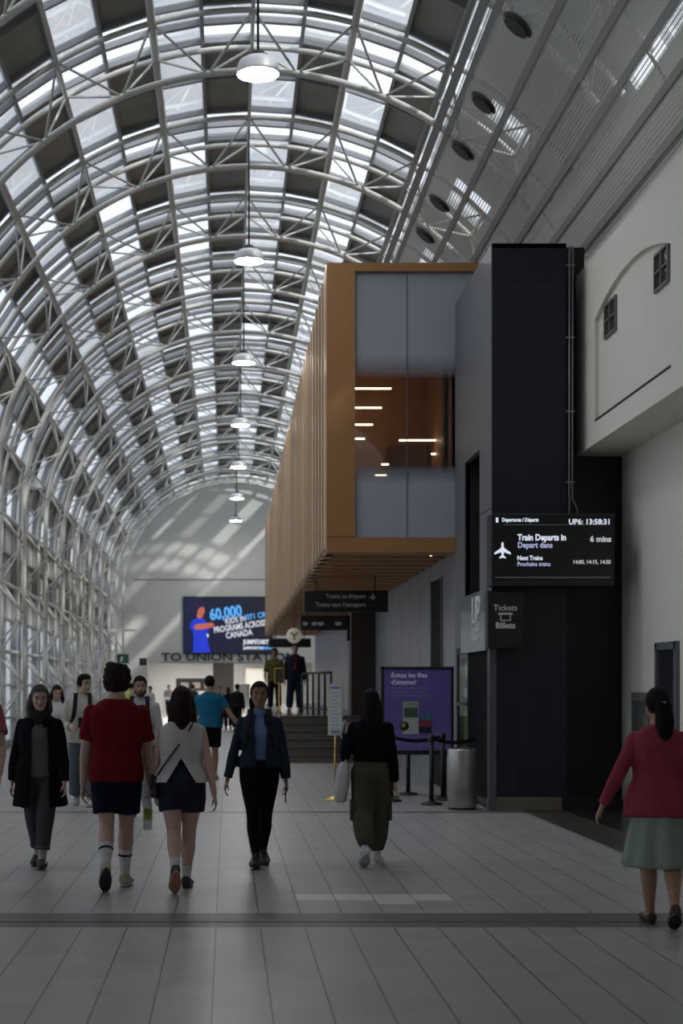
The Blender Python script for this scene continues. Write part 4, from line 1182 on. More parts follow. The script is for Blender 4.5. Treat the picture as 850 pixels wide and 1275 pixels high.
    def leg(s, mb, i, t0=0.0, t1=2.0, off=0.0, prof=None):
        H, w = s.H, s.w ** .7
        f = 1.06 if s.fem else 1.0
        tab = [(0, .052*f), (.2, .0535*f), (.55, .044*f), (.9, .034), (1.0, .033), (1.15, .0325), (1.35, .0345), (1.6, .0275), (1.9, .0195), (2, .020)]
        hip, kn, an = s.L[i]
        N = 25; pts, rr = [], []
        for k in range(N):
            t = t0 + (t1 - t0) * k / (N-1)
            p = hip.lerp(kn, t) if t <= 1 else kn.lerp(an, t - 1)
            if 1 < t < 1.8: p = p + Vector((0, -.010 * H * sin((t - 1) / .8 * pi), 0))
            r = interp(tab, t)[0] * H * w + off
            if prof: r = max(interp(prof, t)[0] * H, r - off + .007)
            pts.append(p); rr.append(r)
        mb.tube(pts, rr, 16)
        mb.ball(pts[0], rr[0], 14)
        if t0 < 1 < t1: mb.ball(kn, (interp(prof, 1)[0] * H) if prof else interp(tab, 1)[0] * H * w + off, 14)
    def hand(s, mb, i):
        H = s.H; f = .9 if s.fem else 1.0; side = (-1, 1)[i]
        wr, fd = s.A[i][2], s.A[i][3].normalized()
        extra = s.arms[i][4] if len(s.arms[i]) > 4 else {}
        med = Vector((-side, 0, 0)); 
        if 'palm' in extra: med = Vector(extra['palm'])
        med = (med - fd * med.dot(fd)).normalized(); wd = fd.cross(med); 
        if wd.y < 0 and 'palm' not in extra: wd = -wd
        if extra.get('flip'): wd = -wd
        curl = extra.get('curl', s.curl)
        dr = extra.get('drop', 0)
        fd = (fd * cos(radians(dr)) + med * sin(radians(dr))).normalized(); med = (med - fd * med.dot(fd)).normalized()
        M = Matrix((wd, med, fd)).transposed()
        rings = []
        for t, a, b in ((-.25, .0125, .0115), (0, .0145, .011), (.25, .020, .0105), (.6, .0225, .010), (.9, .0225, .0085), (1.0, .020, .006)):
            rings.append(ellipse_ring(wr + fd * t * .056 * H * f, a * H * f, b * H * f, 16, 2.6, M))
        loft(mb, rings)
        palm_end = wr + fd * .054 * H * f
        tips = []
        for q, (o, ln) in enumerate(((.0168, .040), (.0056, .0455), (-.0056, .042), (-.0165, .033))):
            p = palm_end + wd * o * H * f; dirv = fd + wd * (o * 4); pts = [p - fd * .012 * H]; rad = [.0050 * H * f]
            ang = 0
            for j, sl in enumerate((.45, .32, .23)):
                pts.append(p.copy()); rad.append(.0049 * H * f - j * .0004 * H)
                ang += radians(curl * (0.7 if j == 0 else 1.0) + q * 2)
                dv = (dirv * cos(ang) + med * sin(ang)).normalized(); p = p + dv * ln * H * f * sl
            pts.append(p.copy()); rad.append(.0036 * H * f)
            mb.tube(pts, rad, 8); mb.ball(p, .0037 * H * f, 8); tips.append(p)
        b = wr + fd * .014 * H * f + wd * .014 * H * f
        t1 = b + (fd * .55 + wd * .75 + med * .35).normalized() * .024 * H * f
        t2 = t1 + (fd * .85 + wd * .15 + med * .5).normalized() * .020 * H * f
        t3 = t2 + (fd * .9 - wd * .1 + med * .4).normalized() * .014 * H * f
        mb.tube([b, t1, t2, t3], [.0085*H*f, .0066*H*f, .0056*H*f, .0042*H*f], 8); mb.ball(t3, .0043*H*f, 8)
        return palm_end, tips
    def headmesh(s, mb):
        rings = []
        # t: 0 chin .. 1 crown ; half width, half depth, forward shift (in head heights)
        tab = ((-.04, .10, .12, .14), (0, .15, .19, .12), (.06, .20, .25, .095), (.16, .262, .315, .06), (.28, .298, .355, .035), (.40, .318, .385, .012), (.5, .33, .405, 0), (.62, .337, .418, -.008), (.74, .325, .41, -.012), (.84, .28, .355, -.018), (.92, .205, .265, -.018), (.97, .12, .16, -.015), (1.0, .05, .07, -.01))
        f = .97 if s.fem else 1.0
        for t, a, b, c in tab:
            ring = [s.hc + s.HM @ p for p in ellipse_ring(Vector((0, c * s.hh, (t - .5) * s.hh)), a * s.hh * f, b * s.hh, 24, 2.15)]
            rings.append(ring)
        loft(mb, rings)
        H = s.hh
        # nose, brow, cheeks, chin, lips base, ears
        seg(mb, s.hp(0, .375, .01), s.hp(0, .475, -.155), [.028*H, .036*H, .048*H], 10); mb.ball(s.hp(-.035, .43, -.165), .03*H, 8); mb.ball(s.hp(.035, .43, -.165), .03*H, 8)
        mb.tube([s.hp(-.2, .32, .065), s.hp(-.1, .378, .075), s.hp(0, .39, .06), s.hp(.1, .378, .075), s.hp(.2, .32, .065)], [.03*H, .04*H, .035*H, .04*H, .03*H], 8)
        for q in (-1, 1): mb.ball(s.hp(q*.17, .28, -.13), .10*H, 12); mb.ball(s.hp(q*.338, -.03, -.05), 1.0, 10, 0, (.035*H, .075*H, .12*H))
        mb.ball(s.hp(0, .30, -.43), .085*H, 12); mb.ball(s.hp(0, .355, -.27), 1.0, 10, 0, (.11*H, .06*H, .055*H))
        # neck
        f = .80 if s.fem else 1.0
        seg(mb, s.up((0, -.008*s.H, .82*s.H + s.k)), s.hp(0, -.08, -.30), [.040*s.H*f, .034*s.H*f, .033*s.H*f, .034*s.H*f], 16)
    def add(s, me, name, m):
        me.name = name; me.materials.clear(); me.materials.append(m)
        o = bpy.data.objects.new(name, me); COL.objects.link(o); o.parent = s.root; return o
    def addmb(s, mb, name, m, **kw):
        return s.add(skin_mesh(mb, name, **kw), name, m)
    def raw(s, mb, name, m):
        me = mb.mesh(name); bm = bmesh.new(); bm.from_mesh(me); bmesh.ops.recalc_face_normals(bm, faces=bm.faces); bm.to_mesh(me); bm.free()
        return s.add(me, name, m)
    def body(s, legs=True):
        mb = MB(); s.torso(mb, .478, .87, -.005)
        s.palm = []
        for i in (0, 1):
            s.arm(mb, i); s.palm.append(s.hand(mb, i))
            s.leg(mb, i); M = s.foot_M(s.legs[i], (-1, 1)[i]); an = s.L[i][2]; H = s.H
            seg(mb, an + M @ Vector((0, -.01*H, -.018*H)), an + M @ Vector((0, .075*H, -.03*H)), [.021*H, .019*H, .013*H], 10)
            mb.ball(s.A[i][0] + Vector((-(-1, 1)[i] * .012 * H, 0, -.003*H)), (.025 if s.fem else .029) * H * s.w ** .6, 14)
        s.headmesh(mb)
        return s.addmb(mb, 'body', s.skin, vox=s.vox, smooth=3)
    def face(s, lip=(.32, .11, .10), brow=(.02, .014, .012), iris=(.02, .012, .008)):
        H = s.hh; wm = mat('eye_white', (.33, .31, .30), .5); im = mat('iris_%s' % (iris,), iris, .2); bm_ = mat('brow_%s' % (brow,), brow, .7); lm = mat('lips_%s' % (lip,), lip, .5)
        for q in (-1, 1):
            e = s.raw(MB().ball(s.hp(q*.145, .352, .012), 1.0, 12, 0, (.062*H, .042*H, .030*H)), 'eye', wm)
            o = s.raw(MB().ball(s.hp(q*.145, .388, .012), .026*H, 10), 'iris', im); o.parent = e
            s.raw(MB().tube([s.hp(q*.07, .42, .085), s.hp(q*.15, .405, .108), s.hp(q*.225, .335, .085)], [.018*H, .022*H, .012*H], 8), 'eyebrow', bm_)
            s.raw(MB().tube([s.hp(q*.085, .392, .026), s.hp(q*.145, .400, .044), s.hp(q*.205, .355, .026)], [.010*H, .014*H, .010*H], 6), 'eyelid', bm_)
        s.raw(MB().tube([s.hp(-.105, .365, -.275), s.hp(-.04, .415, -.258), s.hp(0, .418, -.264), s.hp(.04, .415, -.258), s.hp(.105, .365, -.275)], [.008*H, .020*H, .018*H, .020*H, .008*H], 8), 'lips', lm)
        s.raw(MB().tube([s.hp(-.085, .37, -.287), s.hp(0, .41, -.30), s.hp(.085, .37, -.287)], [.008*H, .026*H, .008*H], 8), 'lips', lm)
    def hair(s, m, balls=(), tubes=(), cap=True, front=.12, vox=.009, amp=.006, name='hair', scale=(26, 26, 5), capd=.0, curls=0):
        """cap: skull-hugging hair above a hairline; balls (c, r3) and tubes (pts, radii) in head units"""
        mb = MB(); H = s.hh
        if cap:
            mb.ball((0, 0, 0), 1.0, 26, 0, ((.385 + capd) * H, (.475 + capd) * H, (.475 + capd) * H))
            for j in range(len(mb.v)): mb.v[j] = s.hp(0, -.035 - capd, .085) + s.HM @ mb.v[j]
        for c, r in balls:
            me0 = len(mb.v); mb.ball((0, 0, 0), 1.0, 18, 0, [v * H for v in r])
            for j in range(me0, len(mb.v)): mb.v[j] = s.hp(*c) + s.HM @ mb.v[j]
        for pts, rad in tubes: mb.tube([s.hp(*p) for p in pts], [r * H for r in rad], 14); mb.ball(s.hp(*pts[-1]), rad[-1] * H, 10)
        rnd = random.Random(5)
        for q in range(curls):
            th = rnd.uniform(0, 2*pi); zz = rnd.uniform(-.42, .50); rr_ = sqrt(max(.02, 1 - ((zz - .06)/.56)**2))
            if sin(th) > .45 and zz < .32: continue
            mb.ball(s.hp(.42*rr_*cos(th), -.06 + .46*rr_*sin(th), zz), rnd.uniform(.06, .11) * H, 8)
        inv = s.HM.inverted()
        def cutf(c, n):
            q = (inv @ (c - s.hc)) / H
            return q.y > front and q.z < .30 - (.16 * smoothstep(.16, .33, abs(q.x))) and abs(q.x) < .34
        return s.addmb(mb, name, m, vox=vox, smooth=2, amp=amp, scale=scale, cut=cutf, seed=s.H * 3)
    def shoe(s, i, m, sole_m, high=0.0, heel=0.0, sole_h=.022, name='shoe', lace=None, wide=1.0, low=1.0):
        H = s.H; an = s.L[i][2]; side = (-1, 1)[i]; M = s.foot_M(s.legs[i], side); L = .154 * H; zs = -.047 * H
        mb = MB(); rings = []
        X = Matrix(((1, 0, 0), (0, 0, 1), (0, 1, 0)))
        for t, hw, tp in ((0.0, .45, .030), (.03, .68, .052), (.12, .82, .060 * low + high), (.30, .86, .056 * low + high), (.42, .86, .050 * low), (.56, .93, .040), (.70, 1.0, .032), (.84, .92, .026), (.94, .66, .021), (1.0, .30, .015)):
            y = -.042 * H + t * L; b = zs + sole_h * .6; tpz = zs + tp * H
            c = Vector((side * .004 * H * t, y, (b + tpz) / 2)); rings.append([an + M @ (c + p) for p in [Vector((q.x, 0, q.y)) for q in ellipse_ring(Vector((0, 0, 0)), hw * .0295 * H * wide, (tpz - b) / 2, 18, 2.6)]])
        loft(mb, rings)
        u = s.addmb(mb, name, m, vox=max(.006, s.vox), smooth=2)
        out = []
        for k in range(26):
            g = 2*pi*k/26; y = .035 * H + cos(g) * (L / 2 + .004); x = sin(g) * .031 * H * wide * (.86 + .14 * cos(g))
            out.append((x, y))
        sm = MB(); n = len(out)
        lo = [an + M @ Vector((x * .97, y * .99, zs - .001)) for x, y in out]; hi = [an + M @ Vector((x, y, zs + sole_h + (heel if y < 0 else 0))) for x, y in out]
        sm.add(lo + hi, [tuple(range(n-1, -1, -1)), tuple(range(n, 2*n))] + [(k, (k+1)%n, n+(k+1)%n, n+k) for k in range(n)])
        so_ = s.raw(sm, 'sole', sole_m); so_.parent = u
        if lace:
            lm = MB()
            for q in range(4):
                t = .40 + q * .075; y = -.042*H + t*L; zt = zs + interp(((.3, .056), (.42, .050), (.56, .040), (.70, .032)), t)[0] * H
                lm.tube([an + M @ Vector((x*H, y + (q % 2)*.004, zt - abs(x)*.35*H)) for x in (-.018, 0, .018)], .0035, 6)
            lo_ = s.raw(lm, 'laces', lace); lo_.parent = u
        return u
    def sock(s, i, m, t0, off=.004, stripe=None):
        mb = MB(); s.leg(mb, i, t0, 2.0, off); H = s.H; an = s.L[i][2]; M = s.foot_M(s.legs[i], (-1, 1)[i])
        seg(mb, an, an + M @ Vector((0, .03*H, -.025*H)), [.0225*H, .021*H, .018*H], 12)
        o = s.addmb(mb, 'sock', m, vox=.006, smooth=2, amp=.0015)
        if stripe:
            b = MB(); kn = s.L[i][1]
            ta, tb = t0 + .055, t0 + .095
            pts = []; rr = []
            for k in range(4):
                t = ta + (tb - ta) * k / 3; p = kn.lerp(an, t - 1)
                if t < 1.8: p = p + Vector((0, -.010 * H * sin((t - 1) / .8 * pi), 0))
                tab = [(1.15, .0325), (1.35, .0345), (1.6, .0275), (1.9, .0195), (2, .020)]
                pts.append(p); rr.append(interp(tab, t)[0] * H * s.w**.7 + off + .002)
            b.tube(pts, rr, 18); q = s.raw(b, 'stripe', stripe); q.parent = o
        return o
    def top(s, m, hem, off=.012, sleeve=.55, soff=.012, cuff=.006, loose=None, name='shirt', top=.842, amp=.006, cut=None, thick=0.0, vox=.0085, scale=(7, 7, 4), e=2.4, arms=(0, 1)):
        mb = MB(); s.torso(mb, hem, top, off, loose, 18, e, .525)
        for i in arms:
            sd = (-1, 1)[i]
            if sleeve > 0: s.arm(mb, i, 0, sleeve, soff, cuff)
            mb.ball(s.A[i][0] + Vector((-sd*.012*s.H, 0, -.003*s.H)), (.026 if s.fem else .030) * s.H * s.w**.6 + soff * .7, 14)
        return s.addmb(mb, name, m, vox=vox, smooth=3, amp=amp, scale=scale, cut=cut, thick=thick, seed=s.H*7)
    def bottom(s, m, waist=.60, off=.010, t1=.75, prof=None, name='trousers', amp=.005, vox=.0085, hoff=None, scale=(8, 8, 5)):
        mb = MB(); s.torso(mb, .450, waist, off if hoff is None else hoff)
        for i in (0, 1): s.leg(mb, i, 0, t1, off, prof)
        return s.addmb(mb, name, m, vox=vox, smooth=3, amp=amp, scale=scale, seed=s.H*5)
    def world(s, p): return s.root.matrix_basis @ Vector(p)

def straps(P, m, off=.02, x=.055, z0=.62, name='backpack'):
    """backpack worn on the back with two shoulder straps; a thing of its own"""
    pass
SK_PALE = skin_mat('pale', (.50, .33, .26)); SK_MED = skin_mat('medium', (.40, .25, .18)); SK_BROWN = skin_mat('brown', (.27, .155, .10)); SK_TAN = skin_mat('tan', (.36, .21, .14))
def world_thing(P, name, label, cat, m, mb, parts=(), vox=None, amp=0.0, smooth=3, group=None):
    """a carried thing modelled in the carrier's local frame, kept as its own top-level object; parts: (name, mb, material)"""
    M = P.root.matrix_basis.copy()
    c = sum((v for v in mb.v), Vector((0, 0, 0))) / len(mb.v)
    t = thing(name, M @ c, label, cat, group); R = P.root.rotation_euler.z; t.rotation_euler.z = R
    def put(mb_, nm, mm, vx):
        if vx: me = skin_mesh(mb_, nm, vox=vx, smooth=smooth, amp=amp)
        else:
            me = mb_.mesh(nm); b = bmesh.new(); b.from_mesh(me); bmesh.ops.recalc_face_normals(b, faces=b.faces); b.to_mesh(me); b.free()
        me.transform(Matrix.Translation(-c)); me.materials.append(mm)
        o = bpy.data.objects.new(nm, me); COL.objects.link(o); o.parent = t
    put(mb, 'body', m, vox)
    for nm, mb_, mm, vx in parts: put(mb_, nm, mm, vx)
    return t
BLK_HAIR = hairm('black_hair', (.010, .008, .008)); DKB_HAIR = hairm('dark_brown_hair', (.022, .013, .010)); GRB_HAIR = hairm('grey_brown_hair', (.075, .060, .050))
BLK_CLOTH = cloth('black_cloth', (.010, .010, .012)); BLK_SHOE = mat('black_shoe', (.012, .012, .013), .45); BLK_SOLE = mat('black_sole', (.02, .02, .02), .7)
WHT_SHOE = mat('white_shoe', (.52, .52, .52), .5); WHT_SOLE = mat('white_sole', (.45, .45, .44), .6); WHT_SOCK = cloth('white_sock', (.55, .55, .55))
NAVY = cloth('navy_cloth', (.010, .013, .025))

# ---- 1 woman in the long dark coat, walking to the camera
p = Person(fx(49, 14.2), 14.25, 180, 1.62, 'woman in a long open black coat, grey sweater and dark scarf walking towards us', ((14, 6, -4, -8), (-4, 10, -4, 8)), ((6, 11, 10, 5), (-8, 13, 14, 7)), fem=True, w=1.06, lean=4, head=(10, 8, 0), skin=SK_PALE, free=1)
p.body(); p.face(lip=(.30, .13, .11), brow=(.06, .045, .04))
p.hair(GRB_HAIR, tubes=[([(-.30, .02, .15), (-.38, .0, -.15), (-.40, .06, -.5), (-.36, .12, -.80)], [.14, .13, .15, .10]), ([(.30, .02, .15), (.38, .0, -.15), (.42, .04, -.5), (.40, .06, -.85)], [.14, .13, .16, .11]), ([(0, -.25, 0), (0, -.32, -.4), (0, -.30, -.75)], [.3, .30, .24])], front=.14)
p.top(cloth('grey_sweater', (.115, .115, .12)), .50, off=.012, sleeve=1.2, soff=.006, name='sweater', loose=[(.5, .012), (.6, .02), (.8, .0)])
mb = MB(); 
for q in range(3):
    mb.tube([p.up((.078*cos(g), .068*sin(g) + .012, (.858 - .018*q)*p.H + p.k + .012*sin(g*2+q) - .03*max(0, sin(g)))) for g in [2*pi*k/20 for k in range(20)]], .032, 10, closed=True)
p.addmb(mb, 'scarf', cloth('dark_plum_scarf', (.030, .024, .030), na=.5, ns=30), vox=.008, amp=.006)
def coatcut(P, hem, w0, w1, ztop=.83):
    H = P.H
    def f(c, n):
        z = (c.z - P.k) / H
        if n.z < -.75 and z < hem + .012: return True
        ww = w0 + (w1 - w0) * (z - hem) / (ztop - hem)
        return c.y > .01 and abs(c.x + .012) < ww * H and z < ztop + .02
    return f
p.top(cloth('black_wool_coat', (.0075, .0075, .010), na=.2), .335, off=.026, sleeve=1.93, soff=.017, cuff=.006, loose=[(.33, .050), (.45, .026), (.6, .024), (.75, .010), (.83, .004)], name='coat', cut=coatcut(p, .335, .055, .042), thick=.014, amp=.007)
for sd in (-1, 1): p.raw(MB().slab([p.up((sd*.045, .115, .70*p.H + p.k)), p.up((sd*.035, .085, .815*p.H + p.k)), p.up((sd*.085, .070, .818*p.H + p.k)), p.up((sd*.115, .10, .76*p.H + p.k))], (0, 1, 0), .015), 'collar', cloth('black_wool_coat', (.0075, .0075, .010)))
p.bottom(cloth('charcoal_jeans', (.055, .056, .062)), t1=1.76, prof=[(0, .058), (.5, .054), (1, .050), (1.5, .043), (1.76, .038)])
mb = MB()
for i in (0, 1):
    kn, an = p.L[i][1], p.L[i][2]; mb2 = MB(); mb2.tube([kn.lerp(an, .69), kn.lerp(an, .78)], [.040*p.H, .039*p.H], 18); p.raw(mb2, 'cuff', cloth('jean_cuff', (.085, .086, .092)))
    p.shoe(i, BLK_SHOE, BLK_SOLE, lace=BLK_SOLE, wide=1.06); p.sock(i, cloth('pale_sock', (.35, .34, .34)), 1.8)

# ---- 2 man in red
p = Person(fx(145.5, 12.85), 12.8, 0, 1.775, 'man in red tee shirt and navy shorts walking away with a bottle', ((-9, 20, -2, 46), (7, 4, -2, 2)), ((-4, 9, 8, 4), (6, 8, 8, 4, {'curl': 48})), w=1.07, lean=2, skin=SK_PALE, free=0, shoulders=.112)
p.body()
p.hair(DKB_HAIR, balls=[((0, -.14, -.02), (.42, .42, .42)), ((-.25, -.08, -.16), (.20, .28, .30)), ((.25, -.08, -.16), (.20, .28, .30)), ((0, -.24, -.26), (.33, .24, .22)), ((.1, .05, .32), (.3, .3, .2))], front=.2, amp=.006, curls=90, scale=(14, 14, 8))
RED = cloth('red_jersey', (.15, .010, .016))
p.top(RED, .465, off=.018, sleeve=.72, soff=.014, cuff=.014, loose=[(.46, .012), (.55, .020), (.66, .022), (.74, .010), (.84, 0)], amp=.012, name='tee_shirt', scale=(5, 5, 7))
p.bottom(NAVY, off=.020, t1=.80, waist=.57, prof=[(0, .064), (.3, .068), (.8, .062)], name='shorts', amp=.006)
TAN = mat('sand_suede', (.42, .36, .26), .8, noise_amt=.2)
for i in (0, 1):
    p.sock(i, WHT_SOCK, 1.52, stripe=BLK_CLOTH); p.shoe(i, TAN, BLK_SOLE if i == 0 else mat('cream_sole', (.4, .36, .28), .6), lace=WHT_SOCK)
pe, tips = p.palm[1]
c = pe + Vector((-.025, .0, -.065)); mb = MB()
mb.lathe([(.030, -.20), (.036, -.19), (.036, -.12), (.033, -.07), (.036, -.02), (.034, .02), (.016, .055), (.014, .075)], c + Vector((0, 0, -.02)), 22)
lb = MB().lathe([(.0375, -.115), (.0375, -.03)], c + Vector((0, 0, -.02)), 22); cp = MB().lathe([(.0165, .07), (.0165, .092), (0, .094)], c + Vector((0, 0, -.02)), 16)
bs = MB().lathe([(.0365, -.20), (.037, -.175), (.0, -.17)], c + Vector((0, 0, -.02)), 16)
world_thing(p, 'water_bottle', 'clear plastic bottle with a lime green label in the red shirted walker\'s hand', 'bottle', glass_mat('bottle_plastic', (.8, .82, .82), .45, .1, (.5, .5, .5)), mb, [('label', lb, mat('lime_label', (.35, .42, .10), .5), None), ('cap', cp, WHITE, None)])

# ---- 3 woman in the white top
p = Person(fx(226, 12.65), 12.7, 0, 1.60, 'long-haired woman in sleeveless white top and navy shorts walking away', ((-10, 20, -3.5, 50), (8, 4, -4, 0)), ((10, 10, 10, 2), (-12, 13, 8, 10)), fem=True, w=1.10, skin=SK_PALE, free=0)
p.body()
p.hair(DKB_HAIR, tubes=[([(0, -.15, .25), (0, -.30, -.1), (0, -.36, -.6), (.0, -.36, -1.0)], [.36, .38, .40, .30]), ([(-.26, -.05, .1), (-.34, -.16, -.3), (-.34, -.24, -.8), (-.30, -.28, -1.12)], [.16, .18, .18, .09]), ([(.26, -.05, .1), (.36, -.14, -.3), (.38, -.2, -.8), (.36, -.22, -1.10)], [.16, .18, .18, .09]), ([(.1, -.3, -.6), (.12, -.38, -1.0), (.14, -.38, -1.22)], [.2, .16, .07])], front=.16, amp=.008)
WT = cloth('white_linen', (.52, .49, .48))
def vcut(c, n, P=p):
    z = (c.z - P.k) / P.H
    if n.z < -.75 and z < .54: return True
    return c.y < 0 and z < .645 and abs(c.x) < (.645 - z) * .62 * P.H
p.top(WT, .525, off=.016, sleeve=0, soff=.008, loose=[(.52, .035), (.6, .028), (.7, .012), (.8, .0)], name='sleeveless_top', cut=vcut, thick=.006, amp=.011)
p.bottom(cloth('navy_denim', (.020, .025, .040)), off=.014, t1=.56, waist=.64, prof=[(0, .066), (.3, .072), (.56, .070)], name='shorts')
for i in (0, 1):
    p.sock(i, WHT_SOCK, 1.74); p.shoe(i, BLK_SHOE, mat('salmon_sole', (.36, .15, .10), .6) if i == 0 else BLK_SOLE)
    u = MB(); 
H = p.H; c = Vector((-.205, .02, .505*H + p.k)); mb = MB(); mb.bbox(c.x - .045, c.x + .03, c.y - .12, c.y + .11, c.z - .09, c.z + .085, .03)
sp_ = MB(); path = [(-.19, -.08, .56), (-.15, -.125, .60), (-.07, -.135, .67), (.02, -.125, .745), (.075, -.095, .80), (.095, -.04, .832), (.09, .03, .83), (.03, .10, .75), (-.10, .12, .64), (-.19, .09, .56)]
sp_.tube([p.up((x, y, z*H + p.k)) for x, y, z in path], .010, 8, aspect=.5)
fl_ = MB().bbox(c.x - .05, c.x - .02, c.y - .122, c.y + .112, c.z - .02, c.z + .088, .012)
world_thing(p, 'crossbody_bag', 'black crossbody bag slung at the left hip of the white top wearer', 'bag', mat('black_leather', (.010, .010, .011), .4), mb, [('strap', sp_, BLACK, None), ('flap', fl_, mat('black_leather', (.010, .010, .011), .4), None)])

# ---- 4 woman in the denim jacket
p = Person(fx(323, 14.25), 14.3, 180, 1.645, 'woman in denim jacket, light blue top and black leggings walking towards us', ((-5, 12, -4, 10), (13, 5, -4, -6)), ((-6, 10, 9, 7, {'curl': 40}), (2, 15, 6, 13)), fem=True, w=.97, skin=SK_BROWN, free=0, head=(0, -2, 0))
p.body(); p.face(lip=(.20, .075, .07))
p.hair(BLK_HAIR, balls=[((.24, -.30, -.30), (.20, .20, .26))], tubes=[([(.15, -.2, 0), (.30, -.22, -.3), (.33, -.12, -.55)], [.15, .13, .08])], front=.10, amp=.003, vox=.008)
p.top(cloth('light_blue_knit', (.15, .23, .42)), .575, off=.008, sleeve=.8, soff=.004, name='knit_top', top=.855, amp=.003)
DEN = cloth('blue_denim', (.019, .028, .045), na=.3, ns=22)
p.top(DEN, .535, off=.022, sleeve=1.9, soff=.013, cuff=.010, loose=[(.53, .024), (.6, .026), (.7, .012), (.83, .002)], name='denim_jacket', cut=coatcut(p, .535, .024, .040, .845), thick=.010, amp=.011)
for sd in (-1, 1): p.raw(MB().slab([p.up((sd*.05, .098, .755*p.H + p.k)), p.up((sd*.034, .075, .822*p.H + p.k)), p.up((sd*.072, .048, .832*p.H + p.k)), p.up((sd*.10, .088, .785*p.H + p.k))], (0, 1, 0), .012), 'collar', DEN)
p.bottom(cloth('black_leggings', (.006, .006, .0075)), off=.006, t1=1.88, waist=.62, name='leggings', amp=.002)
for i in (0, 1): p.sock(i, cloth('grey_sock', (.05, .05, .055)), 1.78); p.shoe(i, BLK_SHOE, BLK_SOLE, wide=1.1, sole_h=.03)
pe, tips = p.palm[0]
ph = MB().bbox(pe.x + .008, pe.x + .018, pe.y - .035, pe.y + .035, pe.z - .11, pe.z + .035, .004)
scn = MB().box(pe.x + .018, pe.x + .019, pe.y - .03, pe.y + .03, pe.z - .1, pe.z + .025)
world_thing(p, 'phone', 'black phone held low in the denim jacket wearer\'s hand', 'phone', mat('phone_black', (.01, .01, .012), .25), ph, [('screen', scn, mat('phone_glass', (.005, .005, .006), .1), None)])
H = p.H; bk = MB(); bk.bbox(-.14, .14, -.29, -.12, .585*H + p.k, .82*H + p.k, .05)
st_ = MB()
for sd in (-1, 1): st_.tube([p.up((sd*x, y, z*H + p.k)) for x, y, z in ((.07, -.12, .80), (.078, -.05, .848), (.082, .03, .845), (.088, .115, .77), (.10, .13, .70), (.12, .09, .64), (.13, -.05, .62), (.11, -.13, .61))], .026, 8, aspect=.35, up=(1, 0, 0))
BPK = cloth('dark_grey_nylon', (.020, .020, .023), rough=.6)
world_thing(p, 'backpack', 'dark backpack worn by the woman in the denim jacket', 'backpack', BPK, bk, [('strap', st_, BPK, None)], vox=.012)

# ---- 5 woman with the tote bag
p = Person(fx(462, 14.42), 14.45, -4, 1.575, 'woman in black top and baggy olive trousers walking away with a tote', ((-14, 26, -2, 34), (8, 4, -2, 0)), ((-6, 17, 168, -4, {'palm': (1, .2, 0), 'curl': 75}), (-6, 9, 10, 6)), fem=True, w=.97, skin=SK_PALE, free=0, head=(0, 6, 0))
p.body()
p.hair(BLK_HAIR, tubes=[([(0, -.12, .2), (0, -.26, -.2), (.02, -.33, -.7), (.04, -.34, -1.25)], [.36, .36, .36, .26]), ([(-.2, -.05, .1), (-.3, -.16, -.35), (-.26, -.26, -.9)], [.2, .2, .16]), ([(.2, -.05, .1), (.32, -.12, -.35), (.34, -.2, -.95)], [.2, .2, .16])], front=.14, amp=.006)
p.top(cloth('black_jersey', (.0075, .0075, .011)), .585, off=.018, sleeve=1.9, soff=.014, loose=[(.58, .022), (.66, .03), (.75, .012), (.84, 0)], name='black_top', amp=.011)
OLV = cloth('olive_cotton', (.082, .072, .052), na=.18)
p.bottom(OLV, off=.018, t1=1.88, waist=.625, prof=[(0, .064), (.4, .066), (.9, .063), (1.3, .060), (1.62, .056), (1.78, .048), (1.88, .036)], amp=.013, scale=(6, 6, 4))
mb = MB()
for i in (0, 1): 
    hip, kn, an = p.L[i]; c = hip.lerp(kn, .86) + Vector(((-1, 1)[i]*.098, 0, 0)); 
    q = MB().bbox(c.x - .02, c.x + .02, c.y - .075, c.y + .075, c.z - .10, c.z + .09, .015); p.raw(q, 'cargo_pocket', OLV)
for i in (0, 1): p.sock(i, WHT_SOCK, 1.78); p.shoe(i, WHT_SHOE, WHT_SOLE, lace=mat('grey_lace', (.3, .3, .3), .6), sole_h=.032, wide=1.12)
H = p.H; bx, by, bz = -.235, .0, .475*H + p.k
mb = MB(); rings = []
for t in range(11):
    u = t / 10; z = .355 * u - .19; wy = .155 - .05*u + .02*sin(pi*u); wx = .055*sin(pi*min(1, .15+.6*(1-u))) + .012
    rings.append(ellipse_ring(Vector((bx - .045*(1-u), by, bz + z)), wx, wy, 20, 3))
loft(mb, rings)
hs = MB(); shl = p.palm[0][0] + Vector((-.015, 0, .0))
zt = bz + .165
for dy in (-.06, .06):
    hs.tube([(bx, by + dy, zt - .02), (bx + .03, by + dy*.8, zt + .14), tuple(shl + Vector((-.045, dy*.4, -.10))), tuple(shl + Vector((-.02, dy*.25, .0))), tuple(shl + Vector((0.0, dy*.2, .03)))], .012, 8, aspect=.45)
world_thing(p, 'tote_bag', 'white cloth tote bag hanging from the bent arm of the olive trousers wearer', 'bag', cloth('white_canvas', (.56, .56, .55)), mb, [('handle', hs, cloth('white_canvas', (.56, .56, .55)), None)], vox=.009, amp=.008)

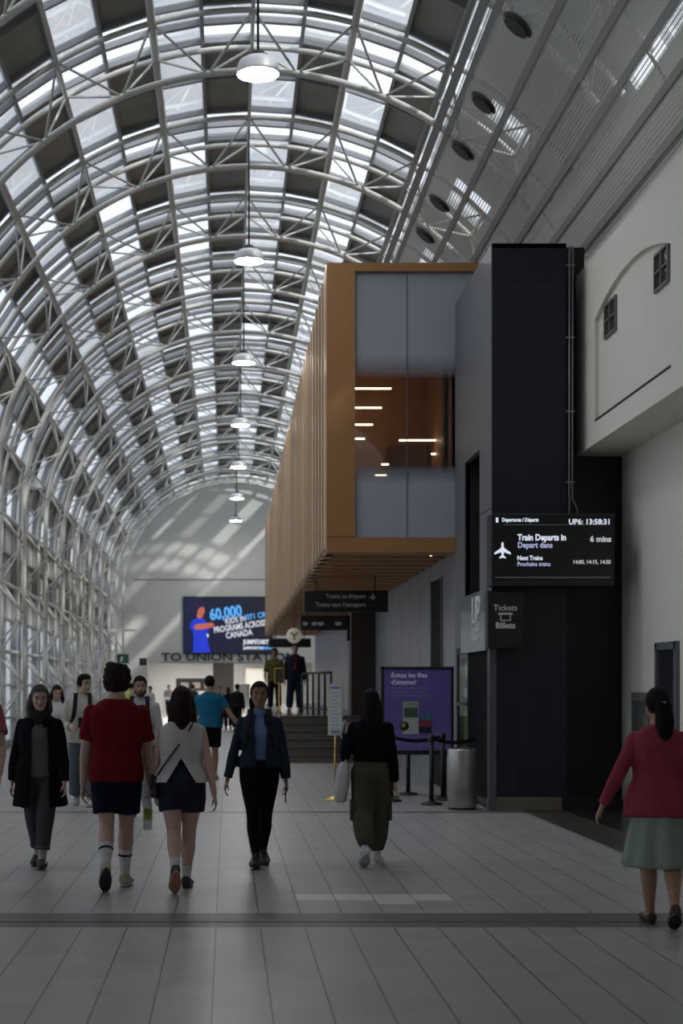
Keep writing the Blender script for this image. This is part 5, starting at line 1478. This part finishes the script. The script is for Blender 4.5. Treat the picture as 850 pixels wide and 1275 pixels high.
# ---- 6 woman in the pink red jacket
p = Person(fx(817, 10.85), 10.8, -6, 1.585, 'black-haired woman in rose red jacket and pale green skirt walking away', ((9, 8, -3, -4), (-13, 20, -2, 30)), ((-14, 27, 24, 24), (-12, 20, 15, 20)), fem=True, w=1.08, skin=SK_TAN, free=1, head=(14, 2, 0))
p.body()
p.hair(BLK_HAIR, balls=[((0, -.2, .05), (.36, .36, .42))], tubes=[([(0, -.35, .12), (.02, -.47, -.1), (.03, -.50, -.6), (.02, -.46, -1.15)], [.25, .27, .31, .25])], front=.10, amp=.004)
cl = MB(); cl.tube([p.hp(-.12, -.60, .02), p.hp(0, -.66, .04), p.hp(.12, -.60, .02)], .009, 6)
p.raw(cl, 'hair_clip', mat('silver_clip', (.3, .3, .3), .3, metal=.8))
PK = cloth('rose_red_wool', (.27, .042, .066), na=.2)
p.top(PK, .455, off=.022, sleeve=1.92, soff=.014, cuff=.004, loose=[(.475, .040), (.56, .028), (.63, .022), (.74, .012), (.83, .004)], name='jacket', amp=.006)
sk = MB(); rings = []; n = 72
for t in range(15):
    u = t / 14; z = (.62 - (.62 - .245)*u) * p.H + p.k; R = .088 + .138 * u ** .75; ring = []
    for k in range(n):
        g = 2*pi*k/n; rr = R * (1 + .075*u*cos(g*9 + .6) + .03*u*cos(g*5)); ring.append(Vector((rr*1.06*cos(g), rr*.98*sin(g) - .03*u - .01, z)))
    rings.append(ring)
vs = [q for r in rings for q in r]; fs = [(i*n+k, i*n+(k+1)%n, (i+1)*n+(k+1)%n, (i+1)*n+k) for i in range(14) for k in range(n)]
sk.add(vs, fs, 0, True)
me = evaluated(sk.mesh('skirt'), [('SOLIDIFY', dict(thickness=.005, offset=-1.0))], 'skirt'); p.add(me, 'skirt', cloth('pale_green_pleats', (.24, .285, .245), na=.08))
LOAF = mat('brown_leather', (.055, .026, .018), .4)
for i in (0, 1): p.shoe(i, LOAF, mat('dark_brown_sole', (.02, .014, .012), .6), low=.72, sole_h=.016)

# ---- 7 person cut by the left edge
p = Person(-1.985, 12.3, 180, 1.82, 'bare-armed person in faded rose tee shirt cut off at the picture edge', ((10, 5, 0, 0), (-8, 14, 0, 24)), ((20, 12, 30, 4), (14, 12, 46, 2)), w=1.12, skin=SK_MED, free=1)
p.body(); p.face(); p.hair(DKB_HAIR, front=.15)
p.top(cloth('faded_rose', (.30, .085, .10)), .46, off=.018, sleeve=.62, soff=.018, cuff=.014, loose=[(.46, .014), (.66, .02), (.84, 0)], name='tee_shirt')
p.bottom(NAVY, off=.014, t1=1.85, prof=[(0, .062), (1, .052), (1.85, .042)])
for i in (0, 1): p.shoe(i, WHT_SHOE, WHT_SOLE)

# ---- 8 young man in the cream jacket
p = Person(fx(103, 21.6), 21.6, 184, 1.765, 'young man in cream jacket with dark backpack straps walking towards us', ((12, 6, 0, -4), (-6, 12, 0, 12)), ((18, 6, 78, -22), (14, 8, 72, -18)), w=.98, skin=SK_PALE, free=1, head=(38, 6, 0), vox=.008)
p.body(); p.face()
p.hair(BLK_HAIR, balls=[((0, .02, .36), (.34, .40, .20)), ((.02, .2, .36), (.28, .24, .16))], front=.2, amp=.010)
CRM = cloth('cream_jacket', (.44, .41, .36))
p.top(CRM, .475, off=.024, sleeve=1.85, soff=.018, cuff=.004, loose=[(.47, .02), (.6, .03), (.75, .012), (.84, 0)], name='jacket', amp=.008, vox=.010)
p.bottom(cloth('grey_blue_jeans', (.105, .12, .14)), off=.016, t1=1.9, prof=[(0, .062), (.5, .060), (1, .056), (1.6, .058), (1.9, .058)], amp=.008, vox=.010)
for i in (0, 1): p.shoe(i, WHT_SHOE, WHT_SOLE, wide=1.1, sole_h=.03)
H = p.H; bk = MB(); bk.bbox(-.16, .16, -.33, -.13, .57*H + p.k, .83*H + p.k, .05)
st_ = MB()
for sd in (-1, 1): st_.tube([p.up((sd*x, y, z*H + p.k)) for x, y, z in ((.08, -.12, .80), (.088, -.05, .853), (.092, .04, .85), (.10, .135, .78), (.115, .155, .70), (.14, .11, .63), (.15, -.05, .61))], .028, 8, aspect=.35, up=(1, 0, 0))
world_thing(p, 'backpack', 'dark backpack worn by the young man in the cream jacket', 'backpack', BPK, bk, [('strap', st_, BPK, None)], vox=.012)
pe = (p.palm[0][0] + p.palm[1][0]) / 2
world_thing(p, 'phone', 'small dark phone held before the cream jacket by its wearer', 'phone', mat('phone_black', (.01, .01, .012), .25), MB().bbox(pe.x - .036, pe.x + .036, pe.y + .01, pe.y + .02, pe.z - .03, pe.z + .11, .004))

# ---- 9 woman behind in the white top
p = Person(fx(70, 24.5), 24.5, 175, 1.63, 'dark-haired woman in white top looking down behind the cream jacket man', ((10, 6, 0, 0), (-6, 10, 0, 8)), ((10, 8, 40, -6), (6, 10, 20, 4)), fem=True, skin=SK_MED, free=1, head=(22, 14, 0), vox=.009)
p.body(); p.face()
p.hair(DKB_HAIR, tubes=[([(-.28, 0, .1), (-.38, .02, -.3), (-.50, .0, -.75)], [.16, .17, .14]), ([(.26, 0, .1), (.34, -.05, -.3), (.36, -.1, -.6)], [.16, .16, .1])], front=.14, amp=.006)
p.top(cloth('white_top', (.46, .45, .45)), .5, off=.016, sleeve=1.8, soff=.012, name='blouse', vox=.010)
p.bottom(cloth('pale_grey_trousers', (.25, .25, .26)), off=.012, t1=1.88, vox=.010)
for i in (0, 1): p.shoe(i, WHT_SHOE, WHT_SOLE)

# ---- 10 bearded man
p = Person(fx(174, 19.6), 19.6, 180, 1.73, 'bearded man in white shirt and backpack half hidden behind the red tee shirt', ((10, 6, 0, 0), (-6, 10, 0, 8)), ((6, 9, 14, 4), (-4, 9, 14, 5)), w=1.05, skin=SK_MED, free=1, head=(6, 6, 0), vox=.008)
p.body(); p.face()
p.hair(BLK_HAIR, front=.17, amp=.002)
H_ = p.hh; bm2 = MB(); bm2.tube([p.hp(-.30, .10, -.16), p.hp(-.26, .20, -.34), p.hp(-.12, .33, -.44), p.hp(0, .37, -.47), p.hp(.12, .33, -.44), p.hp(.26, .20, -.34), p.hp(.30, .10, -.16)], [.05*H_, .08*H_, .10*H_, .11*H_, .10*H_, .08*H_, .05*H_], 10)
bm2.tube([p.hp(-.14, .37, -.26), p.hp(0, .42, -.205), p.hp(.14, .37, -.26)], [.03*H_, .035*H_, .03*H_], 8)
p.addmb(bm2, 'beard', mat('dark_beard', (.022, .015, .012), .7, noise_amt=.4, noise_scale=40), vox=.006, amp=.003)
p.top(cloth('white_shirt', (.46, .46, .46)), .5, off=.018, sleeve=1.85, soff=.014, vox=.010)
p.bottom(cloth('grey_chinos', (.2, .2, .2)), off=.014, t1=1.88, vox=.010)
for i in (0, 1): p.shoe(i, BLK_SHOE, BLK_SOLE)
H = p.H; bk = MB(); bk.bbox(-.15, .15, -.32, -.13, .58*H + p.k, .82*H + p.k, .05); st_ = MB()
for sd in (-1, 1): st_.tube([p.up((sd*x, y, z*H + p.k)) for x, y, z in ((.08, -.12, .80), (.092, -.05, .853), (.096, .04, .85), (.10, .13, .78), (.115, .15, .70), (.14, .11, .63), (.15, -.05, .61))], .026, 8, aspect=.35, up=(1, 0, 0))
world_thing(p, 'backpack', 'dark backpack worn by the bearded man in the white shirt', 'backpack', BPK, bk, [('strap', st_, BPK, None)], vox=.012)

# ---- 11 man in the teal shirt
p = Person(fx(261, 27.6), 27.6, 0, 1.79, 'man in teal blue tee shirt and black shorts walking away', ((-14, 24, 0, 44), (9, 5, 0, 0)), ((10, 9, 12, 5), (-12, 30, 18, 38)), w=1.04, skin=SK_TAN, free=0, vox=.009)
p.body(); p.hair(BLK_HAIR, front=.18, amp=.002)
p.top(cloth('teal_blue_jersey', (.018, .125, .225)), .50, off=.018, sleeve=.6, soff=.018, cuff=.012, name='tee_shirt', vox=.010, loose=[(.5, .02), (.7, .02), (.84, 0)])
p.bottom(BLK_CLOTH, off=.018, t1=.85, prof=[(0, .064), (.4, .064), (.85, .058)], name='shorts', vox=.010)
for i in (0, 1): p.shoe(i, mat('yellow_green_shoe', (.36, .42, .06), .5), WHT_SOLE)

# ---- 12 man on the platform
p = Person(fx(367, 41.0), 41.0, 180, 1.74, 'man in dark navy jacket and red tie standing on the platform', ((2, 2, 3, 0), (-2, 2, 4, 0)), ((2, 9, 8, 5), (2, 9, 8, 5)), w=1.1, skin=SK_MED, z=PZ, vox=.010)
p.body(); p.face(); p.hair(DKB_HAIR, front=.17, amp=.003)
p.top(cloth('navy_black_jacket', (.014, .016, .026)), .46, off=.024, sleeve=1.9, soff=.016, name='jacket', vox=.011)
p.raw(MB().slab([p.up((-.03, .12, .82*p.H + p.k)), p.up((.03, .12, .82*p.H + p.k)), p.up((.035, .165, .62*p.H + p.k)), p.up((-.035, .165, .62*p.H + p.k))], (0, 1, 0), .012), 'tie', cloth('dark_red_tie', (.16, .02, .02)))
p.bottom(cloth('midnight_trousers', (.016, .019, .038)), off=.016, t1=1.92, prof=[(0, .064), (1, .056), (1.92, .05)], vox=.011)
for i in (0, 1): p.shoe(i, BLK_SHOE, BLK_SOLE)

# ---- 13 person in the yellow-green vest on the platform
p = Person(fx(341.5, 43.5), 43.5, 170, 1.68, 'dark-haired person in yellow-green patterned shirt standing left of the navy jacket man', ((3, 2, 3, 0), (-3, 2, 3, 0)), ((5, 12, 30, -4), (8, 12, 40, -6)), w=1.06, skin=SK_BROWN, z=PZ, vox=.010)
p.body(); p.face(); p.hair(BLK_HAIR, front=.12, amp=.004, capd=.05)
p.top(cloth('yellow_green_print', (.085, .085, .025), na=.9, ns=9), .46, off=.022, sleeve=.9, soff=.018, name='shirt', vox=.011)
p.bottom(BLK_CLOTH, off=.014, t1=1.92, prof=[(0, .060), (1, .05), (1.92, .045)], vox=.011)
for i in (0, 1): p.shoe(i, BLK_SHOE, BLK_SOLE)

# ---- far walkers
def far(px_, Y, hd, H, label, top_, bot_, hair_, legs=((12, 6, 0, -4), (-9, 14, 0, 20)), arms=((8, 8, 10, 5), (-8, 8, 10, 5)), fem=False, sleeve=1.9, w=1.05, long=False, skin=SK_MED):
    p = Person(fx(px_, Y), Y, hd, H, label, legs, arms, w=w, fem=fem, skin=skin, free=1, vox=.013)
    p.body(); p.hair(hair_, front=.16, vox=.013, tubes=[([(0, -.15, .2), (0, -.3, -.3), (0, -.3, -.8)], [.34, .36, .28])] if long else ())
    p.top(top_, .48, off=.02, sleeve=sleeve, soff=.016, vox=.014, name='jacket')
    p.bottom(bot_, off=.014, t1=1.9, prof=[(0, .062), (1, .052), (1.9, .045)], vox=.014)
    for i in (0, 1): p.shoe(i, BLK_SHOE, BLK_SOLE)
    return p
HV = mat('hi_vis_yellow', (.50, .60, .06), .6)
q = far(163, 52, 20, 1.72, 'far person in pale shirt and bright yellow vest seen above the red shoulder', cloth('pale_shirt', (.4, .4, .38)), BLK_CLOTH, BLK_HAIR)
q.top(HV, .50, off=.03, sleeve=0, soff=.018, vox=.014, name='vest', cut=lambda c, n: abs(c.x) < .06)
far(187, 66, 150, 1.62, 'far person in a pale shirt near the left side of the corridor opening', cloth('pale_grey_shirt', (.42, .43, .44)), cloth('slate_trousers', (.1, .1, .12)), BLK_HAIR, fem=True)
far(240, 72, 0, 1.70, 'far person in a dark grey jacket just right of the white top wearer', cloth('dark_grey_jacket', (.05, .05, .05)), BLK_CLOTH, DKB_HAIR)
far(273, 62, 180, 1.60, 'far person in a dark olive jacket right of the teal tee shirt', cloth('dark_olive_jacket', (.05, .055, .03)), BLK_CLOTH, DKB_HAIR, fem=True)
far(284, 60, 0, 1.58, 'far walker in a black jacket, shorter of the dark pair', BLK_CLOTH, BLK_CLOTH, DKB_HAIR, fem=True, long=True)
far(295, 58, 0, 1.70, 'far walker in black with dark trousers, taller of the dark pair', cloth('soft_black_coat', (.018, .016, .016)), BLK_CLOTH, BLK_HAIR)
far(210, 88, 180, 1.7, 'farthest tiny figure in a grey shirt standing in the bright corridor', cloth('grey_shirt_far', (.2, .2, .22)), BLK_CLOTH, BLK_HAIR)
# ------------------------------------------------------------------ sky, sun, camera
w = bpy.data.worlds.new('sky'); SC.world = w; w.use_nodes = True
nt = w.node_tree; bg = nt.nodes['Background']
tc = nt.nodes.new('ShaderNodeTexCoord'); sp = nt.nodes.new('ShaderNodeSeparateXYZ'); nt.links.new(tc.outputs['Generated'], sp.inputs[0])
cr = nt.nodes.new('ShaderNodeValToRGB'); nt.links.new(sp.outputs['Z'], cr.inputs[0])
cr.color_ramp.elements[0].position = 0.0; cr.color_ramp.elements[0].color = (0.55, 0.575, 0.60, 1)
cr.color_ramp.elements[1].position = 0.55; cr.color_ramp.elements[1].color = (0.86, 0.91, 0.98, 1)
nt.links.new(cr.outputs[0], bg.inputs[0]); bg.inputs[1].default_value = SKY
sl = bpy.data.lights.new('sun', 'SUN'); sl.energy = SUN; sl.angle = radians(2.0); sl.color = (1.0, 0.95, 0.86)
so = bpy.data.objects.new('sun', sl); COL.objects.link(so)
so.rotation_euler = Vector((-0.60, 0.52, -0.61)).to_track_quat('-Z', 'Y').to_euler(); so.location = (10, 0, 30)

cd = bpy.data.cameras.new('camera'); cam = bpy.data.objects.new('camera', cd); COL.objects.link(cam)
cd.sensor_fit = 'VERTICAL'; cd.sensor_height = 36; cd.sensor_width = 24
cd.lens = F / 1275 * 36
cd.shift_x = (425 - VX) / 1275; cd.shift_y = (VY - 637.5) / 1275
cam.location = (0, 0, EYE); cam.rotation_euler = (pi / 2, 0, 0); cd.clip_start = 0.1; cd.clip_end = 500
cd.dof.use_dof = True; cd.dof.focus_distance = 13.5; cd.dof.aperture_fstop = 2.8
SC.camera = cam
SC.view_settings.view_transform = 'Standard'; SC.view_settings.look = 'None'; SC.view_settings.gamma = 1
SC.view_settings.exposure = EXPO; SC.view_settings.use_curve_mapping = False
cy = SC.cycles
cy.max_bounces = 10; cy.diffuse_bounces = 5; cy.glossy_bounces = 4; cy.transmission_bounces = 6; cy.transparent_max_bounces = 24
cy.caustics_reflective = False; cy.caustics_refractive = False; cy.sample_clamp_indirect = 4.0
cy.use_denoising = True
